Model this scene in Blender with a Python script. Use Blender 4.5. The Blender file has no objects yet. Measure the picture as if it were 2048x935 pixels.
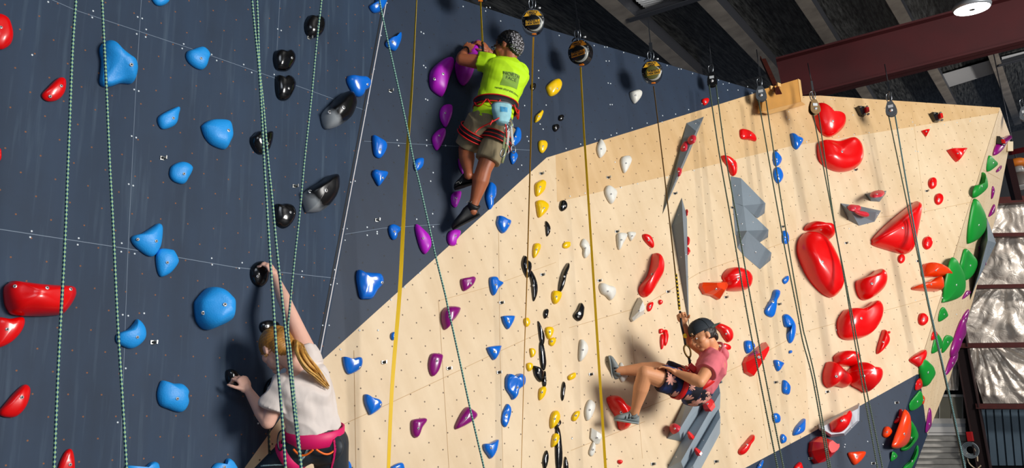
import bpy, bmesh, math, random
from mathutils import Vector, Matrix, noise
from mathutils.bvhtree import BVHTree
from mathutils.geometry import tessellate_polygon
V = Vector
random.seed(7)
scn = bpy.context.scene
C = bpy.data.collections.new('scene'); scn.collection.children.link(C)

# ---------------------------------------------------------------- camera
F, CX, CY = 1580.0, 1024.0, 467.5
zc = V((750-CX, CY+5700, -F)).normalized()            # world up seen from the camera
fw = V((0, 0, -1)); yc = (fw-zc*fw.dot(zc)).normalized(); xc = yc.cross(zc)
M3 = Matrix((xc, yc, zc))                              # camera space -> world
EYE = V((0, 0, 1.7))
cam_d = bpy.data.cameras.new('camera'); cam = bpy.data.objects.new('camera', cam_d); C.objects.link(cam)
cam.matrix_world = Matrix.Translation(EYE) @ M3.to_4x4()
cam_d.sensor_width = 36; cam_d.lens = 36*F/2048; cam_d.clip_start = .05; cam_d.clip_end = 200
scn.camera = cam
# ---------------------------------------------------------------- light
def area(name, loc, target, size, power, col=(1, 1, 1), sizey=None):
    d = bpy.data.lights.new(name, 'AREA'); d.energy = power; d.color = col
    d.shape = 'RECTANGLE' if sizey else 'DISK'; d.size = size
    if sizey: d.size_y = sizey
    o = bpy.data.objects.new(name, d); C.objects.link(o); o.location = loc
    o.rotation_euler = (V(target)-V(loc)).to_track_quat('-Z', 'Y').to_euler(); return o
area('daylight_from_open_door', (9.5, -1.2, 3.7), (1.2, 5.5, 3.0), 3.2, 1400, (1, .97, .93), 3.2)
area('fill_light_behind', (2.5, -5.5, 7.5), (1.5, 6, 2.5), 6, 300, (.82, .9, 1), 4)  # unseen soft fill added behind the camera
area('foil_fill_light', (13.2, 11.5, 6.2), (11.0, 16.5, 3.0), .6, 480, (1, .94, .88))  # added out of view to brighten the foil on the back wall
area('hall_lamp_overhead', (-.2, 2.8, 8.6), (2.8, 7.5, 3.0), .45, 190, (1, .97, .92))
w = bpy.data.worlds.new('world'); scn.world = w; w.use_nodes = True
w.node_tree.nodes['Background'].inputs[0].default_value = (.55, .7, 1, 1)
w.node_tree.nodes['Background'].inputs[1].default_value = .10
scn.view_settings.view_transform = 'Standard'; scn.view_settings.look = 'None'
scn.view_settings.exposure = 0; scn.view_settings.gamma = 1
try: scn.view_settings.use_curve_mapping = False
except Exception: pass

# ---------------------------------------------------------------- materials
def lin(c): return tuple(((x/255)/12.92 if x/255 <= .04045 else ((x/255+.055)/1.055)**2.4) for x in c)+(1,)
MATS = {}
def mat(name, col, rough=.5, metal=0, coat=0, noise_amt=0, noise_scale=8, bump=0, bump_scale=30, emit=0, stretch=None):
    if name in MATS: return MATS[name]
    m = bpy.data.materials.new(name); m.use_nodes = True; nt = m.node_tree; b = nt.nodes['Principled BSDF']
    c = lin(col); b.inputs['Base Color'].default_value = c; b.inputs['Roughness'].default_value = rough
    b.inputs['Metallic'].default_value = metal; b.inputs['Coat Weight'].default_value = coat
    b.inputs['Coat Roughness'].default_value = .08
    tc = nt.nodes.new('ShaderNodeTexCoord'); src = tc.outputs['Object']
    if stretch:
        mp = nt.nodes.new('ShaderNodeMapping'); mp.inputs['Scale'].default_value = stretch
        nt.links.new(src, mp.inputs[0]); src = mp.outputs[0]
    if noise_amt:
        n = nt.nodes.new('ShaderNodeTexNoise'); n.inputs['Scale'].default_value = noise_scale; n.inputs['Detail'].default_value = 5
        nt.links.new(src, n.inputs['Vector'])
        r = nt.nodes.new('ShaderNodeValToRGB'); r.color_ramp.elements[0].position = .3; r.color_ramp.elements[1].position = .7
        r.color_ramp.elements[0].color = tuple(x*(1-noise_amt) for x in c[:3])+(1,)
        r.color_ramp.elements[1].color = tuple(min(1, x*(1+noise_amt)) for x in c[:3])+(1,)
        nt.links.new(n.outputs[0], r.inputs[0]); nt.links.new(r.outputs[0], b.inputs['Base Color'])
    if bump:
        n = nt.nodes.new('ShaderNodeTexNoise'); n.inputs['Scale'].default_value = bump_scale; n.inputs['Detail'].default_value = 4
        nt.links.new(src, n.inputs['Vector'])
        bp = nt.nodes.new('ShaderNodeBump'); bp.inputs['Strength'].default_value = bump; bp.inputs['Distance'].default_value = .01
        nt.links.new(n.outputs[0], bp.inputs['Height']); nt.links.new(bp.outputs[0], b.inputs['Normal'])
    if emit:
        b.inputs['Emission Color'].default_value = c; b.inputs['Emission Strength'].default_value = emit
    MATS[name] = m; return m
def N(nt, t, **kw):
    n = nt.nodes.new(t)
    for k, v in kw.items():
        if k.startswith('i'): n.inputs[int(k[1:])].default_value = v
        else: setattr(n, k, v)
    return n
def mth(nt, op, a, b=None, c=None):
    n = nt.nodes.new('ShaderNodeMath'); n.operation = op
    for i, x in enumerate((a, b, c)):
        if x is None: continue
        if isinstance(x, (int, float)): n.inputs[i].default_value = x
        else: nt.links.new(x, n.inputs[i])
    return n.outputs[0]
def panel_mat(name, base, alt, hole, cell=(.2, .2), rad=.0055, grain=(1.3, 9), rough=.55, scratch=None, amt=1.0):
    """painted or bare plywood with the staggered grid of threaded holes (uv in metres)"""
    m = bpy.data.materials.new(name); m.use_nodes = True; nt = m.node_tree; L = nt.links; b = nt.nodes['Principled BSDF']
    uv = N(nt, 'ShaderNodeUVMap'); uv.uv_map = 'UVMap'
    sp = N(nt, 'ShaderNodeSeparateXYZ'); L.new(uv.outputs[0], sp.inputs[0])
    def dots(off):
        o = []
        for k in (0, 1):
            q = mth(nt, 'ADD', mth(nt, 'DIVIDE', sp.outputs[k], cell[k]), off)
            q = mth(nt, 'MULTIPLY', mth(nt, 'SUBTRACT', mth(nt, 'FRACT', q), .5), cell[k]); o.append(mth(nt, 'MULTIPLY', q, q))
        return mth(nt, 'LESS_THAN', mth(nt, 'SQRT', mth(nt, 'ADD', o[0], o[1])), rad)
    d = mth(nt, 'MAXIMUM', dots(0.0), dots(.5))
    mp = N(nt, 'ShaderNodeMapping'); mp.inputs['Scale'].default_value = (grain[1], grain[0], 1); L.new(uv.outputs[0], mp.inputs[0])
    n1 = N(nt, 'ShaderNodeTexNoise'); n1.inputs['Scale'].default_value = 1.0; n1.inputs['Detail'].default_value = 6; L.new(mp.outputs[0], n1.inputs['Vector'])
    n2 = N(nt, 'ShaderNodeTexNoise'); n2.inputs['Scale'].default_value = 1.6; n2.inputs['Detail'].default_value = 5; n2.inputs['Roughness'].default_value = .65; L.new(uv.outputs[0], n2.inputs['Vector'])
    f = mth(nt, 'MULTIPLY_ADD', n1.outputs[0], .45, mth(nt, 'MULTIPLY', n2.outputs[0], .55))
    r = N(nt, 'ShaderNodeValToRGB'); r.color_ramp.elements[0].position = .36; r.color_ramp.elements[1].position = .64
    r.color_ramp.elements[0].color = lin(base); r.color_ramp.elements[1].color = lin(alt); L.new(f, r.inputs[0])
    cur = r.outputs[0]
    if scratch:
        mp2 = N(nt, 'ShaderNodeMapping'); mp2.inputs['Scale'].default_value = (22, 1.2, 1); mp2.inputs['Rotation'].default_value = (0, 0, .1); L.new(uv.outputs[0], mp2.inputs[0])
        n3 = N(nt, 'ShaderNodeTexNoise'); n3.inputs['Scale'].default_value = 1.3; n3.inputs['Detail'].default_value = 8; L.new(mp2.outputs[0], n3.inputs['Vector'])
        q = N(nt, 'ShaderNodeMapRange'); q.inputs[1].default_value = .55; q.inputs[2].default_value = .8; L.new(n3.outputs[0], q.inputs[0])
        mx = N(nt, 'ShaderNodeMix', data_type='RGBA'); L.new(q.outputs[0], mx.inputs[0]); L.new(cur, mx.inputs[6]); mx.inputs[7].default_value = lin(scratch); cur = mx.outputs[2]
    mx = N(nt, 'ShaderNodeMix', data_type='RGBA'); L.new(d, mx.inputs[0]); L.new(cur, mx.inputs[6]); mx.inputs[7].default_value = lin(hole)
    L.new(mx.outputs[2], b.inputs['Base Color']); b.inputs['Roughness'].default_value = rough
    bp = N(nt, 'ShaderNodeBump'); bp.inputs['Strength'].default_value = .35; bp.inputs['Distance'].default_value = .006
    L.new(mth(nt, 'SUBTRACT', 1, d), bp.inputs['Height']); L.new(bp.outputs[0], b.inputs['Normal'])
    return m
def braid_mat(name, c1, c2, c3, per=.022, twist=2.0, thr=.5):
    """braided rope sheath: checks that wind round the rope; uv = (turns, metres)"""
    m = bpy.data.materials.new(name); m.use_nodes = True; nt = m.node_tree; L = nt.links; b = nt.nodes['Principled BSDF']
    uv = N(nt, 'ShaderNodeUVMap'); uv.uv_map = 'UVMap'
    sp = N(nt, 'ShaderNodeSeparateXYZ'); L.new(uv.outputs[0], sp.inputs[0])
    vv = mth(nt, 'DIVIDE', sp.outputs[1], per); uu = mth(nt, 'MULTIPLY', sp.outputs[0], twist)
    a = mth(nt, 'SINE', mth(nt, 'MULTIPLY', mth(nt, 'ADD', vv, uu), 6.2832))
    c = mth(nt, 'SINE', mth(nt, 'MULTIPLY', mth(nt, 'SUBTRACT', vv, uu), 6.2832))
    p = mth(nt, 'MULTIPLY', a, c)
    k1 = mth(nt, 'GREATER_THAN', p, .18); k2 = mth(nt, 'LESS_THAN', p, -.35)
    m1 = N(nt, 'ShaderNodeMix', data_type='RGBA'); L.new(k1, m1.inputs[0]); m1.inputs[6].default_value = lin(c1); m1.inputs[7].default_value = lin(c2)
    m2 = N(nt, 'ShaderNodeMix', data_type='RGBA'); L.new(k2, m2.inputs[0]); L.new(m1.outputs[2], m2.inputs[6]); m2.inputs[7].default_value = lin(c3)
    L.new(m2.outputs[2], b.inputs['Base Color']); b.inputs['Roughness'].default_value = .8
    return m

# ---------------------------------------------------------------- geometry helpers
def ray(x, y): return (M3 @ V(((x-CX)/F, -(y-CY)/F, -1)))
def P(x, y, z): return EYE+ray(x, y)*z                 # the point seen at pixel x,y at depth z
def cdir(x, y, z): return (M3 @ V((x, y, z))).normalized()
class Plane:
    def __init__(s, p, n):
        s.p = p; s.n = n.normalized()
        if s.n.dot(EYE-p) < 0: s.n = -s.n
    def hit(s, x, y, off=0):
        r = ray(x, y); return EYE+r*((s.p+s.n*off-EYE).dot(s.n)/r.dot(s.n))
class MB:
    """collects shapes for one mesh"""
    def __init__(s): s.v = []; s.f = []; s.m = []; s.uv = {}; s.sm = []
    def add(s, vs, fs, mi=0, uvs=None, smooth=True):
        o = len(s.v); s.v += [V(a) for a in vs]
        for k, f in enumerate(fs):
            s.f.append([i+o for i in f]); s.m.append(mi); s.sm.append(smooth)
            if uvs: s.uv[len(s.f)-1] = uvs[k]
        return s
    def tube(s, pts, r, n=8, mi=0, closed=False, caps=True, v0=0):
        pts = [V(p) for p in pts]; rs = r if isinstance(r, (list, tuple)) else [r]*len(pts)
        vs = []; L = len(pts); t0 = (pts[1]-pts[0]).normalized()
        up = V((0, 0, 1)) if abs(t0.z) < .9 else V((1, 0, 0)); a = t0.cross(up).normalized()
        vl = [v0]
        for i in range(1, L): vl.append(vl[-1]+(pts[i]-pts[i-1]).length)
        for i in range(L):
            if closed: t = pts[(i+1) % L]-pts[i-1]
            else: t = pts[min(i+1, L-1)]-pts[max(i-1, 0)]
            t.normalize(); a = (a-t*a.dot(t)).normalized(); b = t.cross(a)
            for k in range(n):
                q = 2*math.pi*k/n; vs.append(pts[i]+(a*math.cos(q)+b*math.sin(q))*rs[i])
        fs = []; uvs = []
        for i in range(L if closed else L-1):
            j = (i+1) % L
            for k in range(n):
                fs.append((i*n+k, i*n+(k+1) % n, j*n+(k+1) % n, j*n+k))
                va = vl[i]; vb = vl[j] if j else vl[i]+.01
                uvs.append(((k/n, va), ((k+1)/n, va), ((k+1)/n, vb), (k/n, vb)))
        if caps and not closed:
            fs.append(tuple(range(n-1, -1, -1))); uvs.append(tuple((0, 0) for _ in range(n)))
            fs.append(tuple((L-1)*n+k for k in range(n))); uvs.append(tuple((0, 0) for _ in range(n)))
        return s.add(vs, fs, mi, uvs)
    def box(s, c, ax, ay, az, mi=0, bev=0):
        """box with half-axis vectors; bev: chamfer in metres"""
        c, ax, ay, az = V(c), V(ax), V(ay), V(az)
        if not bev:
            vs = [c+ax*i+ay*j+az*k for i in (-1, 1) for j in (-1, 1) for k in (-1, 1)]
            return s.add(vs, [(0, 1, 3, 2), (4, 6, 7, 5), (0, 4, 5, 1), (2, 3, 7, 6), (0, 2, 6, 4), (1, 5, 7, 3)], mi, smooth=False)
        bm = bmesh.new(); bmesh.ops.create_cube(bm, size=2)
        lx, ly, lz = ax.length, ay.length, az.length
        for v in bm.verts: v.co = V((v.co.x*lx, v.co.y*ly, v.co.z*lz))
        bmesh.ops.bevel(bm, geom=bm.edges[:], offset=min(bev, .9*min(lx, ly, lz)), segments=2, affect='EDGES', profile=.7)
        nx, ny, nz = ax.normalized(), ay.normalized(), az.normalized()
        vs = [c+nx*v.co.x+ny*v.co.y+nz*v.co.z for v in bm.verts]; bm.verts.index_update()
        fs = [[v.index for v in f.verts] for f in bm.faces]; bm.free()
        return s.add(vs, fs, mi, smooth=False)
    def lathe(s, c, ax, prof, n=24, mi=0, ref=None):
        """prof: list of (distance along ax, radius)"""
        c = V(c); ax = V(ax).normalized(); a = ax.cross(V((0, 0, 1)) if abs(ax.z) < .9 else V((1, 0, 0))).normalized(); b = ax.cross(a)
        vs = []
        for h, r in prof:
            for k in range(n):
                q = 2*math.pi*k/n; vs.append(c+ax*h+(a*math.cos(q)+b*math.sin(q))*max(r, 1e-5))
        fs = [(i*n+k, i*n+(k+1) % n, (i+1)*n+(k+1) % n, (i+1)*n+k) for i in range(len(prof)-1) for k in range(n)]
        fs += [tuple(range(n-1, -1, -1)), tuple((len(prof)-1)*n+k for k in range(n))]
        return s.add(vs, fs, mi)
    def prism(s, pts, d, mi=0, side=None, uvf=None, smooth=False):
        """polygon pts pushed by vector d"""
        pts = [V(p) for p in pts]; n = len(pts); d = V(d)
        tr = tessellate_polygon([pts])
        vs = pts+[p+d for p in pts]
        fs = [tuple(t) for t in tr]; u1 = [tuple(uvf(pts[i]) for i in t) for t in tr] if uvf else None
        s.add(vs, fs, mi, u1, smooth)
        o = len(s.v)-2*n; sm = side if side is not None else mi
        for t in tr: s.f.append([o+n+i for i in reversed(t)]); s.m.append(sm); s.sm.append(False)
        for i in range(n):
            j = (i+1) % n; s.f.append([o+i, o+n+i, o+n+j, o+j]); s.m.append(sm); s.sm.append(smooth)
        return s
    def ell(s, c, ax, ay, az, n=16, m=10, mi=0):
        c, ax, ay, az = V(c), V(ax), V(ay), V(az); vs = [c-az]
        for j in range(1, m):
            t = math.pi*j/m
            for k in range(n):
                q = 2*math.pi*k/n; vs.append(c+(ax*math.cos(q)+ay*math.sin(q))*math.sin(t)-az*math.cos(t))
        vs.append(c+az); fs = []
        for k in range(n): fs.append((0, 1+(k+1) % n, 1+k))
        for j in range(m-2):
            for k in range(n): fs.append((1+j*n+k, 1+j*n+(k+1) % n, 1+(j+1)*n+(k+1) % n, 1+(j+1)*n+k))
        e = len(vs)-1
        for k in range(n): fs.append((e, 1+(m-2)*n+k, 1+(m-2)*n+(k+1) % n))
        return s.add(vs, fs, mi)
    def limb(s, pts, n=14, mi=0, ends=(1, 1)):
        """rounded tapering chain of (point, radius)"""
        for i in range(len(pts)-1):
            p, r = pts[i]; q, r2 = pts[i+1]; d = (V(q)-V(p)); l = d.length
            if l < 1e-6: continue
            d /= l; s.lathe(p, d, [(0, r), (l*.5, (r+r2)/2), (l, r2)], n, mi)
        for i, (p, r) in enumerate(pts):
            if (i == 0 and not ends[0]) or (i == len(pts)-1 and not ends[1]): continue
            s.ell(p, (r, 0, 0), (0, r, 0), (0, 0, r), n, 10, mi)
        return s
    def loft(s, rings, n=28, mi=0, pw=2.3, caps=True):
        """rings: (centre, half-width vector, half-depth vector), superellipse sections"""
        vs = []
        for c, a, b in rings:
            c, a, b = V(c), V(a), V(b)
            for k in range(n):
                q = 2*math.pi*k/n; x = math.cos(q); y = math.sin(q)
                x = math.copysign(abs(x)**(2/pw), x); y = math.copysign(abs(y)**(2/pw), y); vs.append(c+a*x+b*y)
        fs = [(i*n+k, i*n+(k+1) % n, (i+1)*n+(k+1) % n, (i+1)*n+k) for i in range(len(rings)-1) for k in range(n)]
        if caps: fs += [tuple(range(n-1, -1, -1)), tuple((len(rings)-1)*n+k for k in range(n))]
        return s.add(vs, fs, mi)
    def build(s, name, mats, parent=None, base=None, recalc=True):
        if not isinstance(mats, (list, tuple)): mats = [mats]
        org = V(base) if base is not None else (sum(s.v, V())/len(s.v) if parent is None else V())
        if parent is not None: org = parent_org(parent)
        me = bpy.data.meshes.new(name); me.from_pydata([v-org for v in s.v], [], s.f)
        for m in mats: me.materials.append(m)
        for i, p in enumerate(me.polygons): p.material_index = s.m[i]; p.use_smooth = s.sm[i]
        if s.uv:
            ul = me.uv_layers.new(name='UVMap')
            for fi, uvs in s.uv.items():
                for li, uv in zip(me.polygons[fi].loop_indices, uvs): ul.data[li].uv = uv
        if recalc:
            bm = bmesh.new(); bm.from_mesh(me); bmesh.ops.recalc_face_normals(bm, faces=bm.faces); bm.to_mesh(me); bm.free()
        o = bpy.data.objects.new(name, me); C.objects.link(o)
        if parent is not None:
            o.parent = parent
        else: o.location = org
        o['org'] = tuple(org); return o
def parent_org(p):
    return V(p['org'])
def tag(o, label=None, cat=None, group=None, kind=None):
    for k, v in (('label', label), ('category', cat), ('group', group), ('kind', kind)):
        if v: o[k] = v
    return o
def thing(name, loc, label, cat, group=None):
    o = bpy.data.objects.new(name, None); o.empty_display_size = .1; C.objects.link(o); o.location = loc; o['org'] = tuple(loc)
    return tag(o, label, cat, group)
def catmull(pts, k=5, closed=True):
    n = len(pts); out = []
    rng = range(n) if closed else range(n-1)
    for i in rng:
        if closed: p0, p1, p2, p3 = pts[i-1], pts[i], pts[(i+1) % n], pts[(i+2) % n]
        else: p0, p1, p2, p3 = pts[max(i-1, 0)], pts[i], pts[i+1], pts[min(i+2, n-1)]
        for j in range(k):
            t = j/k
            out.append(.5*((2*p1)+(p2-p0)*t+(2*p0-5*p1+4*p2-p3)*t*t+(3*p1-p0-3*p2+p3)*t**3))
    if not closed: out.append(pts[-1])
    return out
def union(mb, name, mats, parent, voxel=.006, smooth=4, fac=.5, wr=None, sub=0):
    """fuse the overlapping shapes of mb into one continuous skin"""
    me = bpy.data.meshes.new('tmp'); me.from_pydata(mb.v, [], mb.f)
    bm = bmesh.new(); bm.from_mesh(me); bmesh.ops.recalc_face_normals(bm, faces=bm.faces); bm.to_mesh(me); bm.free()
    o = bpy.data.objects.new('tmp', me); C.objects.link(o)
    r = o.modifiers.new('r', 'REMESH'); r.mode = 'VOXEL'; r.voxel_size = voxel; r.use_smooth_shade = True
    s = o.modifiers.new('s', 'SMOOTH'); s.factor = fac; s.iterations = smooth
    dg = bpy.context.evaluated_depsgraph_get(); dg.update()
    nm = bpy.data.meshes.new_from_object(o.evaluated_get(dg)); bpy.data.objects.remove(o); bpy.data.meshes.remove(me)
    nm.name = name; org = parent_org(parent)
    if not isinstance(mats, (list, tuple)): mats = [mats]
    nm.materials.clear()
    for m in mats: nm.materials.append(m)
    if wr:
        ns = [v.normal.copy() for v in nm.vertices]
        for v, q in zip(nm.vertices, ns): v.co += q*wr(v.co, q)
    for v in nm.vertices: v.co -= org
    for p in nm.polygons: p.use_smooth = True; p.material_index = 0
    o = bpy.data.objects.new(name, nm); C.objects.link(o); o.parent = parent; o['org'] = tuple(org)
    return o
def text_mesh(txt, name, org, ex, ey, size, m, parent, depth=.001, align='CENTER', bold=0):
    """flat lettering: ex = reading direction, ey = up direction of the letters"""
    cu = bpy.data.curves.new('t', 'FONT'); cu.body = txt; cu.size = size; cu.align_x = align; cu.align_y = 'CENTER'; cu.extrude = depth; cu.offset = bold
    o = bpy.data.objects.new('t', cu); C.objects.link(o)
    dg = bpy.context.evaluated_depsgraph_get(); dg.update()
    me = bpy.data.meshes.new_from_object(o.evaluated_get(dg)); bpy.data.objects.remove(o)
    ex = V(ex).normalized(); ey = V(ey); ey = (ey-ex*ey.dot(ex)).normalized(); ez = ex.cross(ey); po = parent_org(parent)
    for v in me.vertices: v.co = V(org)+ex*v.co.x+ey*v.co.y+ez*v.co.z-po
    me.materials.clear(); me.materials.append(m); me.name = name
    q = bpy.data.objects.new(name, me); C.objects.link(q); q.parent = parent; q['org'] = tuple(po); return q
def bolt_on(o, parent, pos, nrm, r=.011, m=None):
    mb = MB(); nrm = nrm.normalized()
    mb.lathe(pos-nrm*.004, nrm, [(0, r), (.006, r), (.0075, r*.85)], 12, 0)
    mb.lathe(pos+nrm*.0036, nrm, [(0, r*.45), (.0003, r*.45)], 6, 1)
    return mb.build('bolt', [MATS['steel_bright'], MATS['black_hole']], parent)
mat('steel_bright', (235, 235, 235), .25, .6); mat('black_hole', (12, 12, 12), .6)
mat('steel', (150, 155, 160), .28, 1); mat('steel_dark', (45, 48, 52), .35, .8)
# ---------------------------------------------------------------- the climbing wall, facet by facet
Z = V((0, 0, 1))
dA = cdir(1371, -344.5, -F); dA = V((dA.x, dA.y, 0)).normalized()
PA = Plane(P(0, 458, 3.6), dA.cross(Z))
f1, f2 = PA.hit(775, 0), PA.hit(642, 712)              # fold between the first two facets
vtx = P(1103, 60, 6.85)
PB = Plane(f1, (f2-f1).cross(vtx-f1))
g1, g2 = PB.hit(1103, 60), PB.hit(1131, 935)
e2 = P(1520, 183, 8.15)
PC = Plane(g1, (g2-g1).cross(e2-g1))
h1, h2 = PC.hit(1575, 180), PC.hit(1625, 935)
k1 = P(2000, 215, 9.25)
PD = Plane(h1, (h2-h1).cross(k1-h1))
j1, j2 = PD.hit(2000, 215), PD.hit(1775, 935)
PE = Plane(j1, (j2-j1).cross(P(1990, 440, 9.9)-j1))
FAC = {'A': PA, 'B': PB, 'C': PC, 'D': PD, 'E': PE}
def side(a, b, x, y): return (b[0]-a[0])*(y-a[1])-(b[1]-a[1])*(x-a[0])
def facet_at(x, y):
    if side((775, 0), (642, 712), x, y) > 0: return 'A'
    if side((1103, 60), (1131, 935), x, y) > 0: return 'B'
    if side((1575, 180), (1625, 935), x, y) > 0: return 'C'
    if side((2000, 215), (1775, 935), x, y) > 0: return 'D'
    return 'E'
def W(x, y, off=0, fc=None): return FAC[fc or facet_at(x, y)].hit(x, y, off)
def foot(a, b):                                        # where the line a-b reaches the floor
    d = b-a; return a+d*(-a.z/d.z)
H0 = g1.z
def at_z(a, b, z): d = b-a; return a+d*((z-a.z)/d.z)
NAVY = panel_mat('navy_panel', (24, 45, 68), (32, 56, 82), (132, 82, 48), cell=(.151, .204), rad=.0042, rough=.68, scratch=(58, 78, 98))
NAVY2 = panel_mat('navy_panel_plain', (20, 38, 60), (25, 46, 70), (14, 17, 24), cell=(.17, .2), rad=.005, rough=.6)
WOOD = panel_mat('birch_plywood', (216, 188, 148), (232, 208, 172), (104, 80, 56), cell=(.155, .165), rad=.0052, grain=(.7, 9), rough=.55)
WOOD2 = panel_mat('birch_plywood_shaded', (204, 166, 114), (222, 188, 140), (96, 66, 40), cell=(.155, .165), rad=.0052, grain=(.9, 10), rough=.55)  # upper course: same birch, with the shade up there put into its colour
EDGE = mat('plywood_edge', (205, 170, 120), .6, noise_amt=.12, noise_scale=40)
def uvf(fc, a, b):
    pl = FAC[fc]; o = pl.hit(*a); ex = (pl.hit(*b)-o).normalized(); ey = pl.n.cross(ex)
    if ey.z < 0: ey = -ey
    return lambda p: ((p-o).dot(ex)+50, (p-o).dot(ey)+50)
UV = {'A': uvf('A', (0, 458), (600, 547)), 'B': uvf('B', (764, 813), (1100, 655)), 'C': uvf('C', (1175, 387), (1442, 326)),
      'D': uvf('D', (1700, 268), (1990, 226)), 'E': uvf('E', (1960, 338), (2000, 357))}
def panel(mb, fc, pts, mi, th=.03):
    mb.prism(pts, FAC[fc].n*-th, mi, 2, UV[fc])
def hp(fc, *xy): return [W(x, y, 0, fc) for x, y in xy]
# facet A
a_l_top = at_z(PA.hit(-330, 0), PA.hit(-330, 0)+Z, H0); a_l_bot = V((a_l_top.x, a_l_top.y, 0))
a_r_top = at_z(f1, f2, H0); a_r_bot = foot(f1, f2)
sA = PA.hit(642, 722); sA2 = foot(sA, PA.hit(489, 935))
mb = MB(); panel(mb, 'A', [a_l_top, a_r_top, sA, sA2, a_l_bot], 0); panel(mb, 'A', [sA, a_r_bot, sA2], 1)
wA = tag(mb.build('wall_left', [NAVY, WOOD, EDGE], base=a_l_bot), 'dark navy plywood climbing wall facet nearest the camera', kind='structure')
# facet B
b_r_bot = foot(g1, g2); kB = PB.hit(1093, 315); kB2 = PB.hit(1111, 309.5)
mb = MB(); panel(mb, 'B', [a_r_top, g1, kB2, kB, sA], 0); panel(mb, 'B', [kB, kB2, b_r_bot, a_r_bot, sA], 1)
wB = tag(mb.build('wall_middle', [NAVY2, WOOD, EDGE], base=a_r_bot), kind='structure')
# facet C
c_r_bot = foot(h1, h2); cc = PC.hit(1520, 183); c1 = PC.hit(1490, 935); sCD = PC.hit(1620, 866)
c2 = foot(sCD, c1)
def courseC(x): return 406-.232*(x-1100)
mb = MB()
u0 = PC.hit(1113, 404); u1 = PC.hit(1582, 292)
panel(mb, 'C', [g1, cc, PC.hit(1111, 309.5)], 0)
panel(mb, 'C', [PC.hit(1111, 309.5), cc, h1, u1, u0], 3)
panel(mb, 'C', [u0, u1, sCD, c2, b_r_bot], 1); panel(mb, 'C', [sCD, c_r_bot, c2], 0)
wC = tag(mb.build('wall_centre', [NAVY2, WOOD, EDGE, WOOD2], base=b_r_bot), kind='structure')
# facet D
d0 = PD.hit(1575, 180); d_br = foot(j1, j2); u2 = PD.hit(1996.6, 226); u3 = PD.hit(1968, 316)
s1 = PD.hit(1620, 866); s2 = PD.hit(1833.4, 748)
mb = MB()
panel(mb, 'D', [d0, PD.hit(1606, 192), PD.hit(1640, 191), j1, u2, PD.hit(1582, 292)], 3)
panel(mb, 'D', [PD.hit(1582, 292), u2, s2, s1], 1); panel(mb, 'D', [s1, s2, d_br, c_r_bot], 0)
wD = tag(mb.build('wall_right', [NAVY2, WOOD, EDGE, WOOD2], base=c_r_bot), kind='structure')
# facet E, past the arete
eo = [(2000, 215), (2021, 272), (2017, 300), (1990, 440), (1946, 600), (1900, 755), (1855, 868)]
eb = [PE.hit(*q) for q in eo]; e_bot = foot(eb[-2], PE.hit(1836, 922))
mb = MB(); tE = PE.hit(1839, 748)
panel(mb, 'E', eb+[PE.hit(1855, 868), tE, s2], 1)
mb.f = mb.f; panel(mb, 'E', [tE, PE.hit(1855, 868), e_bot, d_br, s2], 0)
wE = tag(mb.build('wall_arete', [NAVY2, WOOD, EDGE], base=d_br), kind='structure')
# panel joints
JL = mat('joint_light', (112, 128, 146), .6); JW = mat('joint_wood', (196, 160, 112), .6); JD = mat('strip_shadow', (16, 22, 32), .6)
def strip(mb, fc, pts, wd, mi=0, off=.0003, thick=.0006):
    pl = FAC[fc]; q = [pl.hit(x, y, off) for x, y in pts]
    for a, b in zip(q, q[1:]):
        d = (b-a).normalized(); s_ = pl.n.cross(d)*wd*.5
        mb.box((a+b)*.5, (b-a)*.5, s_, pl.n*thick*.5, mi)
mb = MB()
strip(mb, 'A', [(-200, 428), (0, 458), (250, 496), (470, 534), (672, 556)], .0035)
strip(mb, 'A', [(60, -20), (150, 20), (370, 93), (590, 170), (732, 221)], .003)
for q in ([(283, -5), (271, 190), (256, 500), (240, 935)], [(560, -5), (552, 130)]): strip(mb, 'A', q, .0022)
tag(mb.build('panel_joint', [JL], wA), 'pale joint lines between the navy panels')
mb = MB(); strip(mb, 'A', [(768, 0), (712, 300), (634, 712)], .013, 1, .002); strip(mb, 'A', [(773, 0), (717, 300), (639, 712)], .0075, 0, .004, .004)  # the dark line left of the white strip is its shadow, laid on as colour
tag(mb.build('edge_strip', [mat('white_strip', (206, 203, 205), .4), JD], wA), 'thin white edge strip running down the fold')
mb = MB()
strip(mb, 'B', [(690, 468), (765, 456), (880, 448)], .003); strip(mb, 'B', [(728, 282), (800, 286), (1060, 300)], .003)
strip(mb, 'B', [(655, 862), (764, 813), (887, 755), (973, 714), (1120, 646)], .0035, 1)
strip(mb, 'B', [(880, 600), (979, 573), (1112, 524)], .003, 1)
for q in ([(877, 600), (887, 755), (898, 935)], [(997, 440), (1000, 700), (1006, 935)], [(708, 700), (712, 935)]): strip(mb, 'B', q, .0028, 1)
mb.build('panel_joint', [JL, JW], wB)
mb = MB()
strip(mb, 'C', [(1138, 655), (1285, 612), (1400, 544), (1598, 474)], .004, 0); strip(mb, 'C', [(1285, 817), (1363, 786), (1500, 721), (1603, 664)], .004, 0)
strip(mb, 'C', [(1142, 900), (1290, 842)], .004, 0)
for q in ([(1264, 670), (1285, 916)], [(1511, 738), (1536, 898)]): strip(mb, 'C', q, .003, 0)
mb.build('panel_joint', [JW], wC)
mb = MB()
strip(mb, 'D', [(1606, 472), (1740, 436), (1839, 425), (1946, 403)], .004, 0); strip(mb, 'D', [(1612, 662), (1674, 645), (1790, 615), (1880, 590)], .004, 0)
strip(mb, 'D', [(1823, 209), (1850, 430)], .003, 0); strip(mb, 'D', [(1932, 216), (1931, 236)], .003, 0)
strip(mb, 'D', [(1998, 222), (1841, 724)], .004, 1)
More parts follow.
